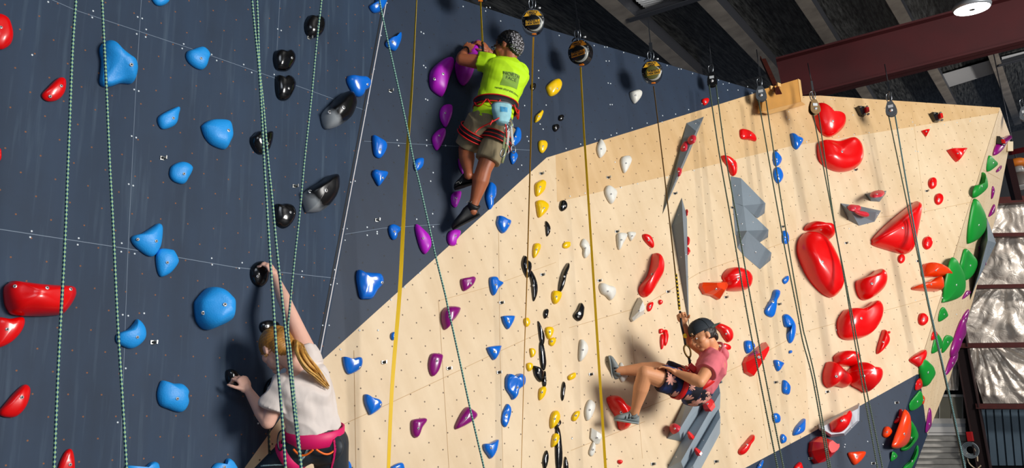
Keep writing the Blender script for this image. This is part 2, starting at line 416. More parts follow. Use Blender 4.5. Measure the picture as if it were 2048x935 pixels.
mb.build('panel_joint', [JW, mat('arete_shadow_gap', (120, 90, 60), .7)], wD)
mb = MB(); strip(mb, 'E', [(1966, 339), (2000, 358)], .006, 0); strip(mb, 'E', [(1918, 493), (1960, 500)], .004, 0)
mb.build('panel_joint', [JW], wE)
# screw heads that hold the panels on (each one seen in the photograph)
SC = {'A': '96,4 186,22 184,35 275,34 284,37 292,59 273,68 291,74 367,88 364,97 64,110 268,179 277,182 263,272 272,275 257,368 266,371 63,462 60,474 157,476 155,489 243,486 242,503 269,507 245,629 256,631 251,736 235,844 423,109 433,121 487,129 503,145 555,58 562,61 548,149 423,516 424,529 484,525 478,536 604,542 603,553 701,364 710,362 686,458 694,457 690,480 669,539 661,569 674,567 645,650 658,650 748,138 761,138 735,206 743,206 730,230 730,277 716,302 725,301 762,71 774,6 516,846 288,626 554,139',
      'B': '926,13 971,22 973,15 842,64 847,67 847,131 851,135 851,198 855,200 794,280 853,280 853,291 891,291 797,291 838,332 866,345 861,362 865,427 833,438 866,453 839,546 809,574 782,599 754,463 754,467 734,454 734,470 756,660 719,660 681,698 1001,42 1010,110 980,15 1061,300 1080,248 1086,258 1062,233 1049,211 1054,273 1057,282 1036,338 1043,330 1077,156 1077,141 1064,170 1117,71 1092,210',
      'C': '1118,71 1188,91 1209,94 1214,94 1247,105 1277,115 1212,122 1218,122 1216,166 1221,167 1220,209 1224,209 1325,231 1351,228 1324,244 1294,246 1264,256 1233,266 1222,270 1190,278 1161,288 1132,297 1334,131 1357,138 1362,138 1385,147 1421,154 1437,160 1446,168 1458,166 1476,180 1455,180 1437,196 1404,207 1377,219 1495,173 1504,186 1540,219 1573,234 1140,392 1170,386 1230,324 1242,375 1275,367 1334,355 1388,341 1144,876 1106,475',
      'D': '1577,223 1578,239 1662,198 1668,198 1613,284 1580,298 1677,273 1708,269 1738,265 1613,283 1706,230 1824,258 1830,250 1825,244 1861,253 1889,249 1914,245 1940,242 1965,238 1831,302 1836,303 1851,418 1913,628 1698,457 1887,580 1885,595 1755,790 1690,888 1689,893 1735,882 1720,919 1766,888 1831,600'}
n_s = 0
SCM = mat('screw_white', (225, 235, 240), .4, .2)
for fc, s_ in SC.items():
    for t_ in s_.split():
        x, y = map(float, t_.split(',')); pl = FAC[fc]; p = pl.hit(x, y)
        mb = MB(); r = .0052 if fc == 'A' else .0062
        mb.lathe(p-pl.n*.002, pl.n, [(0, r), (.004, r), (.0058, r*.6)], 10)
        mb.build('screw_head', SCM, {'A': wA, 'B': wB, 'C': wC, 'D': wD}[fc]); n_s += 1
# bolt hangers, bare
HG = '324,316 617,76 588,372 305,684 780,182 753,440 766,724 896,736 996,744 1001,605 1083,549 1081,347 1197,561 1215,355 1232,463 1334,583 1348,387 1463,415 1450,594 1556,608 1564,453 1674,660 1691,486 1549,764 1653,783 1304,927 1430,922 1180,748 1437,764 1549,302 1710,340 1834,522 1852,382 1791,805 1618,916 1744,926'
HM = mat('hanger_steel', (190, 190, 185), .3, .7)
for t_ in HG.split():
    x, y = map(float, t_.split(',')); fc = facet_at(x, y); pl = FAC[fc]; p = pl.hit(x, y); ex = UV[fc]
    u = pl.n.cross(Z).normalized(); mb = MB(); r = .012
    mb.box(p+pl.n*.003, u*r, Z*r*.9, pl.n*.003, 0, .002); mb.box(p+pl.n*.018-u*r*.8, u*.003, Z*r*.8, pl.n*.015, 0)
    mb.lathe(p+pl.n*.006+u*r*.1, pl.n, [(0, r*.5), (.006, r*.5), (.008, r*.3)], 6, 1)
    mb.build('bolt_hanger', [HM, MATS['steel_dark']], {'A': wA, 'B': wB, 'C': wC, 'D': wD, 'E': wE}[fc])
# mat-covered floor
mb = MB(); mb.box((4, 5, -.15), (16, 0, 0), (0, 18, 0), (0, 0, .15))
tag(mb.build('floor', mat('grey_safety_mat', (96, 100, 106), .7, noise_amt=.1, bump=.1)), 'padded grey safety flooring below the climbing wall', kind='structure')
# ---------------------------------------------------------------- holds
CR = {'C1': (0, 0, 2.9225), 'C2': (0, 300, 2.9225), 'C3': (0, 615, 2.9225), 'C4': (380, 0, 2.9225), 'C5': (380, 300, 2.9225),
      'C6': (380, 615, 2.9225), 'C7': (740, 0, 2.9225), 'C8': (740, 300, 2.9225), 'D1': (740, 615, 2.9225), 'D2': (1100, 0, 2.9225),
      'D3': (1100, 300, 2.9225), 'D4': (1100, 615, 2.9225), 'D5': (1400, 130, 2.9225), 'D6': (1400, 440, 2.9225), 'D7': (1450, 680, 3.6675),
      'E1': (1740, 180, 3.74), 'E2': (1740, 400, 3.74), 'E3': (1740, 640, 3.169), 'P': (0, 0, 1)}
def px(cr, s):
    ox, oy, k = CR[cr]; return [(ox+float(a.split(',')[0])/k, oy+float(a.split(',')[1])/k) for a in s.split()]
HC = {'red': mat('hold_red', (236, 2, 4), .3, coat=.3), 'blue': mat('hold_blue', (34, 158, 240), .45, bump=.15, bump_scale=120),
      'gblue': mat('hold_gloss_blue', (8, 112, 220), .25, coat=.4), 'black': mat('hold_black', (12, 12, 14), .18, coat=.6),
      'worn': mat('hold_black', (12, 12, 14)), 'mag': mat('hold_magenta', (186, 26, 196), .38), 'purple': mat('hold_purple', (140, 10, 118), .3, coat=.3),
      'yellow': mat('hold_yellow', (248, 202, 10), .25, coat=.4), 'white': mat('hold_white', (228, 226, 216), .45, noise_amt=.05, noise_scale=30),
      'orange': mat('hold_orange', (246, 66, 8), .25, coat=.5), 'green': mat('hold_green', (6, 146, 44), .45), 'pink': mat('hold_washed_red', (214, 44, 62), .4)}
def worn_mat():
    m = bpy.data.materials.new('hold_black_worn'); m.use_nodes = True; nt = m.node_tree; b = nt.nodes['Principled BSDF']; L = nt.links
    tc = N(nt, 'ShaderNodeTexCoord'); sp = N(nt, 'ShaderNodeSeparateXYZ'); L.new(tc.outputs['Object'], sp.inputs[0])
    n = N(nt, 'ShaderNodeTexNoise'); n.inputs['Scale'].default_value = 9; n.inputs['Detail'].default_value = 7; L.new(tc.outputs['Object'], n.inputs['Vector'])
    g = mth(nt, 'MULTIPLY_ADD', sp.outputs[2], -5.5, mth(nt, 'MULTIPLY', sp.outputs[0], -5.0)); v = mth(nt, 'ADD', g, n.outputs[0])
    r = N(nt, 'ShaderNodeValToRGB'); r.color_ramp.elements[0].position = .62; r.color_ramp.elements[1].position = .95; r.color_ramp.elements[0].color = lin((12, 12, 14)); r.color_ramp.elements[1].color = lin((158, 164, 168)); L.new(v, r.inputs[0])
    L.new(r.outputs[0], b.inputs['Base Color']); b.inputs['Roughness'].default_value = .3; return m
HC['worn'] = worn_mat()
WORD = {'red': 'red', 'blue': 'blue', 'gblue': 'blue', 'black': 'black', 'mag': 'magenta', 'purple': 'purple', 'yellow': 'yellow',
        'white': 'white', 'orange': 'orange', 'green': 'green', 'pink': 'red'}
NH = 0
def H(col, cr, s, label, h=None, bolt=None, style='d', fc=None, peak=None, base=0.002, dish=None, on=None):
    """one climbing hold: its outline on the wall, domed towards a peak; style d dome, s slab, f faceted"""
    global NH
    NH += 1; pts = px(cr, s); cx = sum(p[0] for p in pts)/len(pts); cy = sum(p[1] for p in pts)/len(pts)
    fc = fc or facet_at(cx, cy); pl = FAC[fc]
    if on is not None:
        r_ = ray(cx, cy).normalized(); loc, nr_, i_, d_ = VT[on.name].ray_cast(EYE, r_)
        if loc is not None: pl = Plane(loc, nr_); base = .001
    q0 = [pl.hit(x, y) for x, y in pts]; c0 = sum(q0, V())/len(q0)
    u = pl.n.cross(Z).normalized(); v = u.cross(pl.n)
    if v.z < 0: v = -v
    du = max((p-c0).dot(u) for p in q0)-min((p-c0).dot(u) for p in q0); dv = max((p-c0).dot(v) for p in q0)-min((p-c0).dot(v) for p in q0)
    sz = min(du, dv)
    if h is None: h = min(.16, max(.02, (.36 if style != 's' else .28)*sz*(.35 if fc == 'E' else 1)))
    if fc == 'E': h = min(h, .07)
    drop = h*(.6 if fc == 'E' else .30 if style == 'd' else .45)
    q = [pl.hit(x, y, base+drop)-pl.n*drop for x, y in pts]
    c = sum(q, V())/len(q); P2 = [V(((p-c).dot(u), (p-c).dot(v))) for p in q]
    sm = catmull(P2, 6 if len(P2) < 9 else 5) if style != 'f' else P2
    rnd = random.Random(NH*13+5)
    if peak: pk_ = pl.hit(*px(cr, peak)[0], base+h)-c; pk = V((pk_.dot(u), pk_.dot(v)))
    else: pk = V((rnd.uniform(-.08, .08)*du, .12*dv))
    if style == 'd': rings = [(1, 0), (1.0, .14), (.975, .30), (.93, .47), (.86, .62), (.76, .75), (.62, .86), (.46, .94), (.28, .985), (.12, 1.0)]
    elif style == 's': rings = [(1, 0), (1, .55), (.975, .78), (.93, .92), (.85, .98), (.65, 1), (.4, 1.0), (.15, 1.0)]
    else: rings = [(1, 0), (.98, .3), (.45, 1)]
    n = len(sm); vs = []; fs = []
    ds = [(V(((pl.hit(*px(cr, d)[0], base+h*.8)-c).dot(u), (pl.hit(*px(cr, d)[0], base+h*.8)-c).dot(v))), r, a) for d, r, a in (dish or [])]
    for s_, t in rings:
        for p in sm:
            w2 = p*s_+pk*(1-s_); hh = t*h
            if style == 'd' and s_ < .95: hh += h*.13*noise.noise(V((w2.x/sz*1.6, w2.y/sz*1.6, NH*1.7)))*min(1, (1-s_)*4)
            for dc, r, a in ds:
                g = math.exp(-((w2-dc).length/(r*sz))**2); hh -= a*h*g*min(1, (1-s_)*5)
            vs.append(c+u*w2.x+v*w2.y+pl.n*(hh+base))
    for i in range(len(rings)-1):
        for k in range(n): fs.append((i*n+k, i*n+(k+1) % n, (i+1)*n+(k+1) % n, (i+1)*n+k))
    L = len(rings)-1
    if style == 'f': vs.append(c+u*pk.x+v*pk.y+pl.n*(h+base))
    else: vs.append(sum(vs[L*n:], V())/n)
    for k in range(n): fs.append((L*n+k, L*n+(k+1) % n, len(vs)-1))
    fs.append(tuple(range(n-1, -1, -1)))
    root = thing('climbing_hold', c+pl.n*base, label, 'climbing hold', {'worn': 'black', 'pink': 'red', 'gblue': 'blue', 'mag': 'magenta'}.get(col, col)+' climbing holds on the wall')
    mb = MB(); mb.add(vs, fs, 0, smooth=style != 'f'); b = mb.build('grip_body', HC[col], root)
    # the fixing bolt
    tree = BVHTree.FromPolygons(vs, [list(f) for f in fs])
    if sz > .06:
        bps = px(cr, bolt) if bolt else [(cx+du*.02, cy)]
        for bx, by in bps:
            r_ = ray(bx, by).normalized(); loc, nr, i_, d_ = tree.ray_cast(EYE, r_)
            if loc is None: continue
            if nr.dot(r_) > 0: nr = -nr
            nr = (nr+pl.n*1.2).normalized()
            bolt_on(b, root, loc, nr, r=min(.013, max(.008, sz*.055)))
    return root
# --- left facet
H('red', 'C1', '-70,100 -20,78 20,85 55,115 77,190 70,245 40,275 0,285 -50,250', 'large red hold cut off by the left edge, highest red one at far left', bolt='5,160')
H('red', 'C1', '360,450 385,465 384,520 365,560 330,585 285,590 255,575 247,548 280,510 330,462', 'small red wedge hold beside the leftmost rope, left of the long blue one', bolt='358,502 293,563')
H('blue', 'C1', '625,235 650,242 700,290 755,335 790,365 802,410 795,455 778,480 720,478 680,490 645,499 610,492 595,465 600,420 605,350 595,290 602,255', 'tall blue fin-shaped hold touched by the second rope from the left', h=.12, bolt='768,378', dish=[('650,400', .5, .4)])
H('blue', 'C1', '890,-15 915,-50 975,-50 995,-10 975,20 940,32 910,22', 'blue hold cut off by the top edge left of the double rope')
H('blue', 'C1', '1040,622 1053,635 1045,670 1035,715 1010,738 965,752 940,742 925,705 935,675 985,645', 'small blue hold with raised right corner below the rounded blue one', bolt='1013,690')
H('blue', 'C4', '-12,300 10,290 65,272 95,285 117,318 108,350 98,385 75,403 40,395 0,365 -18,330', 'rounded blue hold on the upper joint line left of the double rope', bolt='65,341')
H('blue', 'C2', '1060,67 1100,75 1126,100 1120,130 1100,165 1085,190 1060,195 1020,180 997,150 998,110 1015,85', 'small pointed-top blue hold beside a bare steel hanger', bolt='1075,138')
H('blue', 'C2', '925,427 948,440 950,490 940,560 915,605 890,619 855,608 800,565 775,530 780,500 830,485 880,455', 'triangular blue hold on the lower joint line, upper of two touching', bolt='913,531 806,521')
H('blue', 'C2', '940,575 1000,578 1020,590 1043,635 1040,665 1000,715 950,738 930,720 918,670 916,610', 'pentagonal blue hold just under the triangular blue one on the joint line', bolt='978,656')
H('red', 'C2', '65,768 85,762 200,778 330,788 430,795 452,825 440,870 400,930 360,957 225,966 90,957 55,925 38,880 35,800', 'wide glossy red slab hold behind the leftmost rope', h=.13, bolt='275,805 412,812 88,795', dish=[('150,812', .25, .15)], peak='240,830')
H('red', 'C3', '-30,65 60,62 125,52 146,68 140,110 110,160 60,205 0,231 -40,225', 'red half-round hold at the left edge under the wide red slab', bolt='42,125')
H('red', 'C3', '145,447 178,468 172,530 145,590 100,632 50,640 5,628 0,600 30,560 90,490', 'red teardrop hold low on the left beside the leftmost rope', bolt='128,522')
H('red', 'C3', '405,823 425,835 436,890 435,960 400,990 340,980 345,920 375,850', 'red pointed hold at the bottom edge between the two left ropes', bolt='410,915')
H('blue', 'C3', '805,65 835,90 853,130 850,180 810,222 765,237 720,222 688,200 683,165 700,145 750,125 785,90', 'blue hold touching the second rope, left of a lone steel hanger', bolt='803,171')
H('blue', 'C3', '945,430 970,427 1010,440 1060,442 1090,465 1102,490 1097,520 1102,560 1080,600 1045,608 990,590 940,565 925,500', 'squarish pale blue hold left of the woman\'s shadow', bolt='1037,530')
H('blue', 'C3', '735,930 760,922 800,935 850,930 880,905 910,898 932,920 930,990 850,1040 760,1010', 'blue hold cut by the bottom edge, right of the second rope')
H('blue', 'C6', '130,935 160,905 205,910 215,885 235,880 265,910 280,960 200,1000 120,980', 'blue hold cut by the bottom edge below the woman\'s left hand')
H('black', 'C4', '700,90 720,92 755,90 785,115 785,160 770,200 735,218 700,210 680,180 678,130', 'round black hold behind the rope, highest black one', bolt='748,155')
H('black', 'C4', '520,290 555,298 590,290 615,320 613,360 585,405 550,413 510,400 495,350 500,305', 'round black hold, upper of the close pair right of the double rope', bolt='595,338')
H('black', 'C4', '510,440 545,450 575,438 605,455 619,495 600,545 575,580 540,583 515,560 505,500', 'round black hold, lower of the close pair right of the double rope', bolt='577,516')
H('black', 'C4', '370,790 400,765 440,775 470,765 487,775 480,830 460,880 425,900 390,885 362,840 360,805', 'black hold right behind the double rope', bolt='455,838')
H('worn', 'C4', '925,532 950,555 965,605 955,650 930,695 870,735 810,745 788,700 788,655 830,605 880,555', 'large black hold with worn silver corner beside the glossy blue one', bolt='897,628 816,655', h=.14)
H('blue', 'C4', '80,725 130,697 210,697 240,720 250,790 235,830 215,865 185,865 130,840 95,800 76,750', 'wide blue dome hold left of the double rope at mid height', bolt='225,762')
H('gblue', 'C4', '1055,30 1085,10 1095,-20 1150,-20 1140,30 1115,65 1080,72 1058,50', 'blue hold cut by the top edge where the thin rope begins')
H('gblue', 'C4', '940,438 985,445 1030,450 1055,475 1050,510 1025,530 1010,558 980,560 950,530 925,480 924,450', 'glossy blue three-lobed hold left of the white edge strip', bolt='1037,493')
H('gblue', 'C4', '1075,788 1110,805 1145,830 1152,860 1135,900 1110,922 1080,905 1070,850 1068,800', 'tall glossy blue hold right of the white edge strip at mid height', bolt='1113,873')
H('gblue', 'C7', '180,188 185,205 180,240 160,285 140,293 100,270 93,248 110,230 145,220 170,195', 'curved blue hold behind the thin rope near the top', bolt='133,245')
H('worn', 'C5', '850,140 860,170 855,240 830,300 780,350 705,358 690,340 668,270 680,245 720,210 770,180 810,150', 'large black shell-shaped hold with worn silver patch right of a rope', bolt='795,235 702,242', h=.14)
H('black', 'C5', '500,320 530,315 560,310 595,320 615,355 610,400 585,440 555,455 520,440 498,410', 'round black hold between ropes left of the black shell-shaped one', bolt='587,363')
RH = H('black', 'C5', '390,655 430,648 455,680 460,740 445,780 415,798 380,780 360,740 362,690', 'black egg-shaped hold gripped by the woman\'s raised right hand', bolt='395,737')
H('gblue', 'C5', '1075,115 1100,118 1150,125 1157,140 1135,175 1105,207 1080,170 1067,140', 'small blue shield-shaped hold right of the white edge strip', bolt='1127,162')
H('gblue', 'C5', '985,698 1010,710 1060,715 1110,720 1130,745 1130,780 1100,815 1070,862 1030,868 1000,860 985,800 977,740', 'big blue hold on navy just above the birch boundary', bolt='1122,773', dish=[('1050,790', .4, .25)])
H('blue', 'C5', '45,900 60,860 110,805 150,797 190,815 220,845 248,880 248,930 238,985 225,1005 160,1035 120,1045 85,1030 55,985', 'biggest round light blue hold, left of the woman', bolt='204,902 78,950', h=.15, dish=[('150,890', .35, .18)])
H('black', 'C6', '415,90 450,72 490,75 520,90 530,125 500,150 450,155 415,130', 'black hold directly above the woman\'s head', bolt='445,108')
LH = H('black', 'C6', '215,370 245,358 280,380 320,440 305,480 260,470 220,430', 'black hold under the woman\'s left hand', bolt='245,440')
H('red', 'C1', '-30,868 -8,862 6,880 7,925 -6,942 -30,938', 'sliver of red hold at the left edge halfway up')
H('black', 'C6', '500,400 512,440 500,520 470,558 437,550 432,490 455,430', 'black hold half hidden behind the woman\'s left sleeve')
# --- middle facet
H('gblue', 'C6', '895,290 910,288 940,298 990,286 1008,300 1005,340 985,365 930,387 905,350', 'blue hold on birch, first one right of the woman\'s ponytail', bolt='993,348')
H('gblue', 'C6', '1028,503 1060,520 1105,535 1123,560 1110,590 1060,624 1045,610 1025,560 1020,520', 'blue triangular hold on birch left of the yellow strap', bolt='1115,565')
H('gblue', 'C6', '905,890 925,890 942,915 940,950 895,950 898,910', 'blue hold at the bottom edge beside the woman\'s hip')
H('gblue', 'C8', '262,60 285,45 312,48 313,80 300,105 270,120 258,95', 'small blue hold between the yellow strap and the green-shirt climber\'s wall')
H('gblue', 'C8', '115,440 140,432 175,450 178,470 160,490 155,515 135,522 118,500 110,465', 'small blue mushroom hold touching the left of the yellow strap')
H('mag', 'C7', '468,333 488,350 485,395 460,470 435,548 415,555 370,520 356,480 358,420 385,380 430,345', 'largest magenta leaf-shaped hold, left of the green-shirt climber', bolt='427,432 377,462', h=.09)
MH = H('mag', 'C7', '600,250 625,232 642,245 632,290 605,370 590,450 570,485 550,489 525,460 508,400 510,355 560,300', 'long magenta hold gripped by the climber in green', h=.11)
H('mag', 'C7', '430,615 465,608 481,625 475,680 455,730 440,740 415,700 410,650', 'magenta oval hold, second below the largest magenta one', bolt='440,660')
H('mag', 'C7', '425,747 441,760 438,800 410,860 390,875 370,840 365,800 390,765', 'magenta almond hold third down left of the climber\'s shorts', bolt='405,792')
H('mag', 'C8', '516,50 527,62 532,85 546,130 538,135 520,95', 'sliver of magenta hold half hidden by the climber\'s left calf')
FH1 = H('mag', 'C8', '505,240 530,240 530,270 510,325 495,333 478,310 475,270 490,245', 'magenta foothold under the green-shirt climber\'s left shoe', bolt='503,280')
FH2 = H('mag', 'C8', '470,470 495,462 528,470 525,500 505,530 500,555 470,553 455,525 457,490', 'magenta foothold under the green-shirt climber\'s right shoe', bolt='500,500')
H('mag', 'C8', '272,430 300,450 340,490 355,530 352,570 325,605 300,580 280,520 267,460', 'magenta half-moon hold with dark underside beside the thin rope', peak='345,540')
H('gblue', 'C7', '850,745 870,745 882,775 880,820 850,850 825,850 820,825 835,790', 'blue hold behind the quickdraws on the climber\'s hip', bolt='852,797')
H('gblue', 'C8', '825,10 845,5 863,35 845,75 830,78 818,40', 'small blue hold just below the climber\'s hanging quickdraws')
H('gblue', 'C8', '700,190 725,195 738,220 735,270 715,300 718,330 700,345 685,310 678,260', 'long blue hold beside the green-shirt climber\'s right calf')
H('yellow', 'C7', '1035,500 1065,470 1100,460 1120,485 1115,520 1090,550 1055,558 1035,525', 'rounded yellow hold below and between two strap housings', bolt='1095,517')
H('yellow', 'C7', '965,700 970,675 990,655 1005,642 1013,655 1000,690 985,708 968,714', 'small bent yellow hold on navy beside the thin strap')
H('black', 'D2', '55,675 75,670 82,690 70,705 52,700', 'tiny black hold on navy, upper of the pair right of the strap')
H('black', 'D2', '20,730 45,725 55,745 35,768 18,755', 'tiny black hold on navy, lower of the pair right of the strap')
H('black', 'C7', '945,490 965,488 968,515 950,530 940,510', 'tiny black hold on navy behind the strap at the climber\'s back')
H('yellow', 'C7', '988,825 1020,820 1035,840 1030,870 1010,893 990,875', 'small yellow hold just above the corner of the birch field')
H('gblue', 'C8', '752,382 775,388 800,405 823,415 820,435 795,475 775,482 755,460 743,425 748,395', 'blue spiked hold on birch right of the climber\'s lower shoe', bolt='810,430')
H('yellow', 'C8', '990,180 1010,172 1028,190 1020,235 985,268 970,255 968,200', 'yellow crescent hold with shaded left face, highest on birch')
H('yellow', 'C8', '975,298 1010,292 1043,320 1035,355 1000,390 985,385 977,340', 'yellow shield hold directly below the yellow crescent one', bolt='1018,338')
H('yellow', 'C8', '960,550 985,543 999,560 985,600 962,629 953,605', 'small yellow hold right above the black pointed leaf hold')
H('yellow', 'D3', '78,545 92,535 118,537 119,560 100,573 77,568', 'tiny square yellow hold near the white shell beside the strap')
H('yellow', 'C8', '1070,825 1090,820 1120,832 1115,865 1095,895 1075,893 1065,860', 'yellow hold at the lower tip of the slim black stick hold')
H('black', 'D3', '65,297 85,293 100,315 97,340 72,356 57,335', 'shiny round black hold right of the yellow shield hold', bolt='88,325')
H('black', 'C8', '1028,413 1052,445 1052,480 1035,503 1028,460', 'small black half-moon hold below the shiny round black one')
H('black', 'C8', '905,615 920,640 942,660 943,700 925,745 905,720 890,675 892,640', 'black pointed leaf hold crossed by the thin strap')
H('black', 'C8', '940,700 965,740 980,800 975,850 958,882 950,840 945,780 935,730', 'long curved black hold joined below the pointed leaf hold')
H('black', 'D3', '105,658 112,675 90,740 70,820 53,825 56,780 75,710', 'slim black stick hold leaning right above a yellow hold', bolt='84,738')
H('purple', 'C8', '540,750 575,742 605,737 618,752 600,790 560,820 543,812 533,770', 'small purple hold, highest purple one on birch', bolt='590,778')
H('gblue', 'C8', '705,742 735,738 748,758 778,775 770,790 745,815 728,847 712,830 702,780', 'blue spiked hold on birch right of the highest purple one')
H('purple', 'D1', '430,15 460,-10 520,-5 525,15 500,60 470,90 455,120 440,122 425,80 423,40', 'purple funnel-shaped hold crossed by the thin rope', h=.07)
H('gblue', 'D1', '777,47 840,45 845,60 830,95 808,124 785,95 775,65', 'blue shield hold, upper of two alike on birch')
H('gblue', 'D1', '692,228 762,219 765,235 750,275 727,304 705,280 690,250', 'blue shield hold, lower of two alike on birch')
H('purple', 'D1', '360,270 400,265 425,275 420,310 400,370 375,398 355,385 345,330', 'purple kidney-shaped hold left of the thin rope', bolt='390,310')
H('gblue', 'D1', '125,150 138,140 146,150 143,185 130,187 122,170', 'tiny blue hold tucked behind the yellow strap')
H('gblue', 'D1', '800,405 812,386 822,388 828,405 845,402 875,382 900,392 908,420 900,455 870,480 858,520 840,535 825,510 800,470 797,430', 'heart-shaped blue hold in the middle of the birch field', bolt='862,465', dish=[('850,450', .3, .4)])
H('gblue', 'D1', '805,560 822,580 823,620 805,680 790,696 772,670 775,620 790,580', 'slim upright blue hold below the heart-shaped one', dish=[('795,630', .4, .4)])
H('gblue', 'D1', '668,795 700,790 748,768 750,790 735,845 710,880 690,860 668,825', 'blue pointed hold near the bottom edge right of the thin rope')
H('purple', 'D1', '250,655 290,645 325,643 332,660 305,700 285,750 265,757 248,735 243,690', 'purple comma-shaped hold, lowest purple one left of the rope', bolt='283,704')
H('purple', 'D1', '570,578 595,590 625,615 622,640 580,675 520,705 503,705 505,680 540,610', 'purple wedge hold low on birch crossed by the thin rope')
H('gblue', 'D1', '118,935 150,912 185,903 200,920 198,960 140,970 120,955', 'blue hold cut by the bottom edge right of the yellow strap')
H('yellow', 'D1', '903,62 925,58 936,85 925,108 910,108 900,85', 'small yellow hold, top one of the three left of the black column')
H('yellow', 'D1', '935,240 955,237 968,255 960,280 943,287', 'small yellow hold, middle one of the three left of the black column')
H('yellow', 'D1', '918,325 940,320 952,335 945,362 928,370 917,350', 'small yellow hold, bottom one of the three left of the black column')
H('yellow', 'D1', '1030,115 1060,110 1073,130 1065,160 1045,182 1028,150', 'yellow hold right of the black column, upper of a close pair')
H('yellow', 'D1', '1052,180 1075,172 1087,190 1070,222 1050,215 1047,195', 'yellow hold right of the black column, lower of a close pair')
H('black', 'D1', '1020,15 1035,5 1043,20 1035,55 1022,62 1015,40', 'tiny black oval hold above the black column')
H('black', 'D1', '982,77 1000,110 1020,170 1015,215 998,205 988,150', 'black spear-tip hold at the top of the black column')
H('black', 'D1', '992,206 1010,206 1020,250 1030,320 1022,362 1005,355 993,290', 'long black hold in the middle of the black column')
H('black', 'D1', '955,338 985,345 1005,362 1015,385 1005,430 985,425 965,395 957,360', 'black hold leaning left out of the black column')
H('black', 'D1', '1018,372 1026,378 1028,455 1012,455 1009,410', 'short black hold at the bottom of the black column')
H('yellow', 'D1', '1000,465 1020,458 1030,475 1020,515 995,540 987,520 990,480', 'yellow hold directly beneath the black column')
# --- centre facet
H('yellow', 'D4', '110,395 140,377 152,385 145,410 115,423 105,410', 'small tilted yellow hold above the thin black feather hold')
H('yellow', 'D4', '150,605 172,602 172,625 150,660 130,655 132,630', 'small yellow hold left of the ribbed white one')
H('yellow', 'D4', '5,640 20,605 45,600 58,630 50,670 15,705 3,690', 'larger yellow jug hold at the top of the low black group', fc='B')
H('yellow', 'D4', '20,740 45,732 57,750 45,790 15,815 10,790', 'smaller yellow jug hold below another beside the low black column', fc='B')
H('black', 'D4', '30,705 50,650 65,670 50,692', 'short black pointed hold behind the larger yellow jug', fc='B')
H('black', 'D4', '35,700 50,695 62,740 72,860 65,940 40,940 32,820', 'long black blade hold running to the bottom edge', fc='B')
H('black', 'D4', '90,868 105,910 105,960 85,960 82,910', 'black pointed hold at the bottom edge right of the long blade', fc='C')
H('black', 'D1', '1035,832 1043,870 1035,920 1020,945 1010,900 1020,850', 'black pointed hold at the bottom edge left of the long blade')
H('black', 'D4', '80,430 90,450 85,500 75,543 65,520 70,460', 'thin black feather hold between two small yellow holds')
H('black', 'D4', '180,-30 198,-10 200,10 190,60 170,77 145,60 140,40 160,10', 'black drop-shaped hold left of the wide yellow strap', bolt='165,52')
H('white', 'D2', '475,535 515,525 537,540 530,570 500,602 480,580 471,550', 'white shield hold on navy between two strap housings')
H('red', 'D2', '890,580 915,572 928,585 920,605 905,614 892,600', 'tiny red hold on navy next to the first rope pulley')
H('white', 'D2', '300,812 325,860 325,890 300,920 285,910 275,870 285,830', 'white fin hold on the navy and birch boundary')
H('white', 'D3', '425,38 460,32 475,55 465,90 445,128 430,125 415,70', 'white shield hold on birch, highest right of the fin')
H('white', 'D3', '340,205 375,225 390,250 380,290 360,312 335,280 322,235', 'white oval hold with pointed bottom, second from top on birch')
H('white', 'D3', '405,482 445,485 450,505 425,550 410,580 398,565 392,500', 'white tapering hold, left one of a touching pair')
H('white', 'D3', '455,480 495,478 500,495 480,525 470,525', 'small white cup hold, right one of a touching pair')
H('white', 'D3', '195,517 215,530 232,565 235,600 210,630 195,610 195,580 180,550', 'white shell hold just left of the wide yellow strap')
H('white', 'D3', '300,775 325,785 375,800 385,830 375,860 355,875 330,850 305,835 292,800', 'knobbly white hold right of the wide yellow strap')
H('white', 'D4', '532,-65 558,0 555,35 492,78 482,60 500,0', 'white pyramid hold above the red mouse-shaped cluster', style='f', h=.08)
H('white', 'D4', '180,185 205,195 222,230 215,270 185,310 170,300 172,230', 'white rocky hold left of the strap above the small yellow one')
H('white', 'D4', '415,318 430,340 455,390 445,415 425,434 410,410 405,350', 'white hold behind the swinging man\'s upper shoe')
H('white', 'D4', '500,395 515,400 512,430 500,432', 'tiny white hold behind the swinging man\'s knee')
H('white', 'D4', '235,535 262,560 258,600 235,650 215,655 205,610 215,560', 'ribbed white hold left of the strap')
H('white', 'D4', '245,700 300,730 308,760 290,795 270,795 240,760', 'white angular hold touching the left of the strap', style='f')
H('white', 'D4', '250,785 265,800 262,840 245,867 228,845', 'small white hold, lowest white one')
H('red', 'D3', '545,492 565,490 590,510 606,550 603,570 580,555 550,520', 'small red bean hold above the big red banana-shaped one')
H('red', 'D3', '620,598 640,615 657,660 655,720 625,780 585,845 560,853 535,830 537,790 580,730 600,660 608,615', 'big red banana-shaped hold in the centre', h=.12)
H('red', 'D3', '640,873 655,880 655,895 643,902 635,888', 'tiny red dot hold, right one of two under the banana-shaped hold')
H('red', 'D3', '575,895 598,885 603,900 590,935 575,940 568,920', 'small red drop hold, left one of two under the banana-shaped hold')
H('red', 'D4', '640,125 655,122 663,135 655,148 640,148', 'tiny round red hold on top of the mouse-shaped cluster')
H('red', 'D4', '665,130 685,130 692,165 685,205 675,222 668,205 666,160', 'slim red hold, right one of the mouse-shaped cluster')
H('red', 'D4', '650,157 662,157 666,190 660,235 650,238 645,190', 'slim red hold, left one of the mouse-shaped cluster')
H('red', 'D4', '345,525 385,510 400,540 470,590 480,610 465,690 440,712 415,700 400,640 365,585', 'red boot-shaped hold behind the swinging man\'s lower shoe', h=.12)
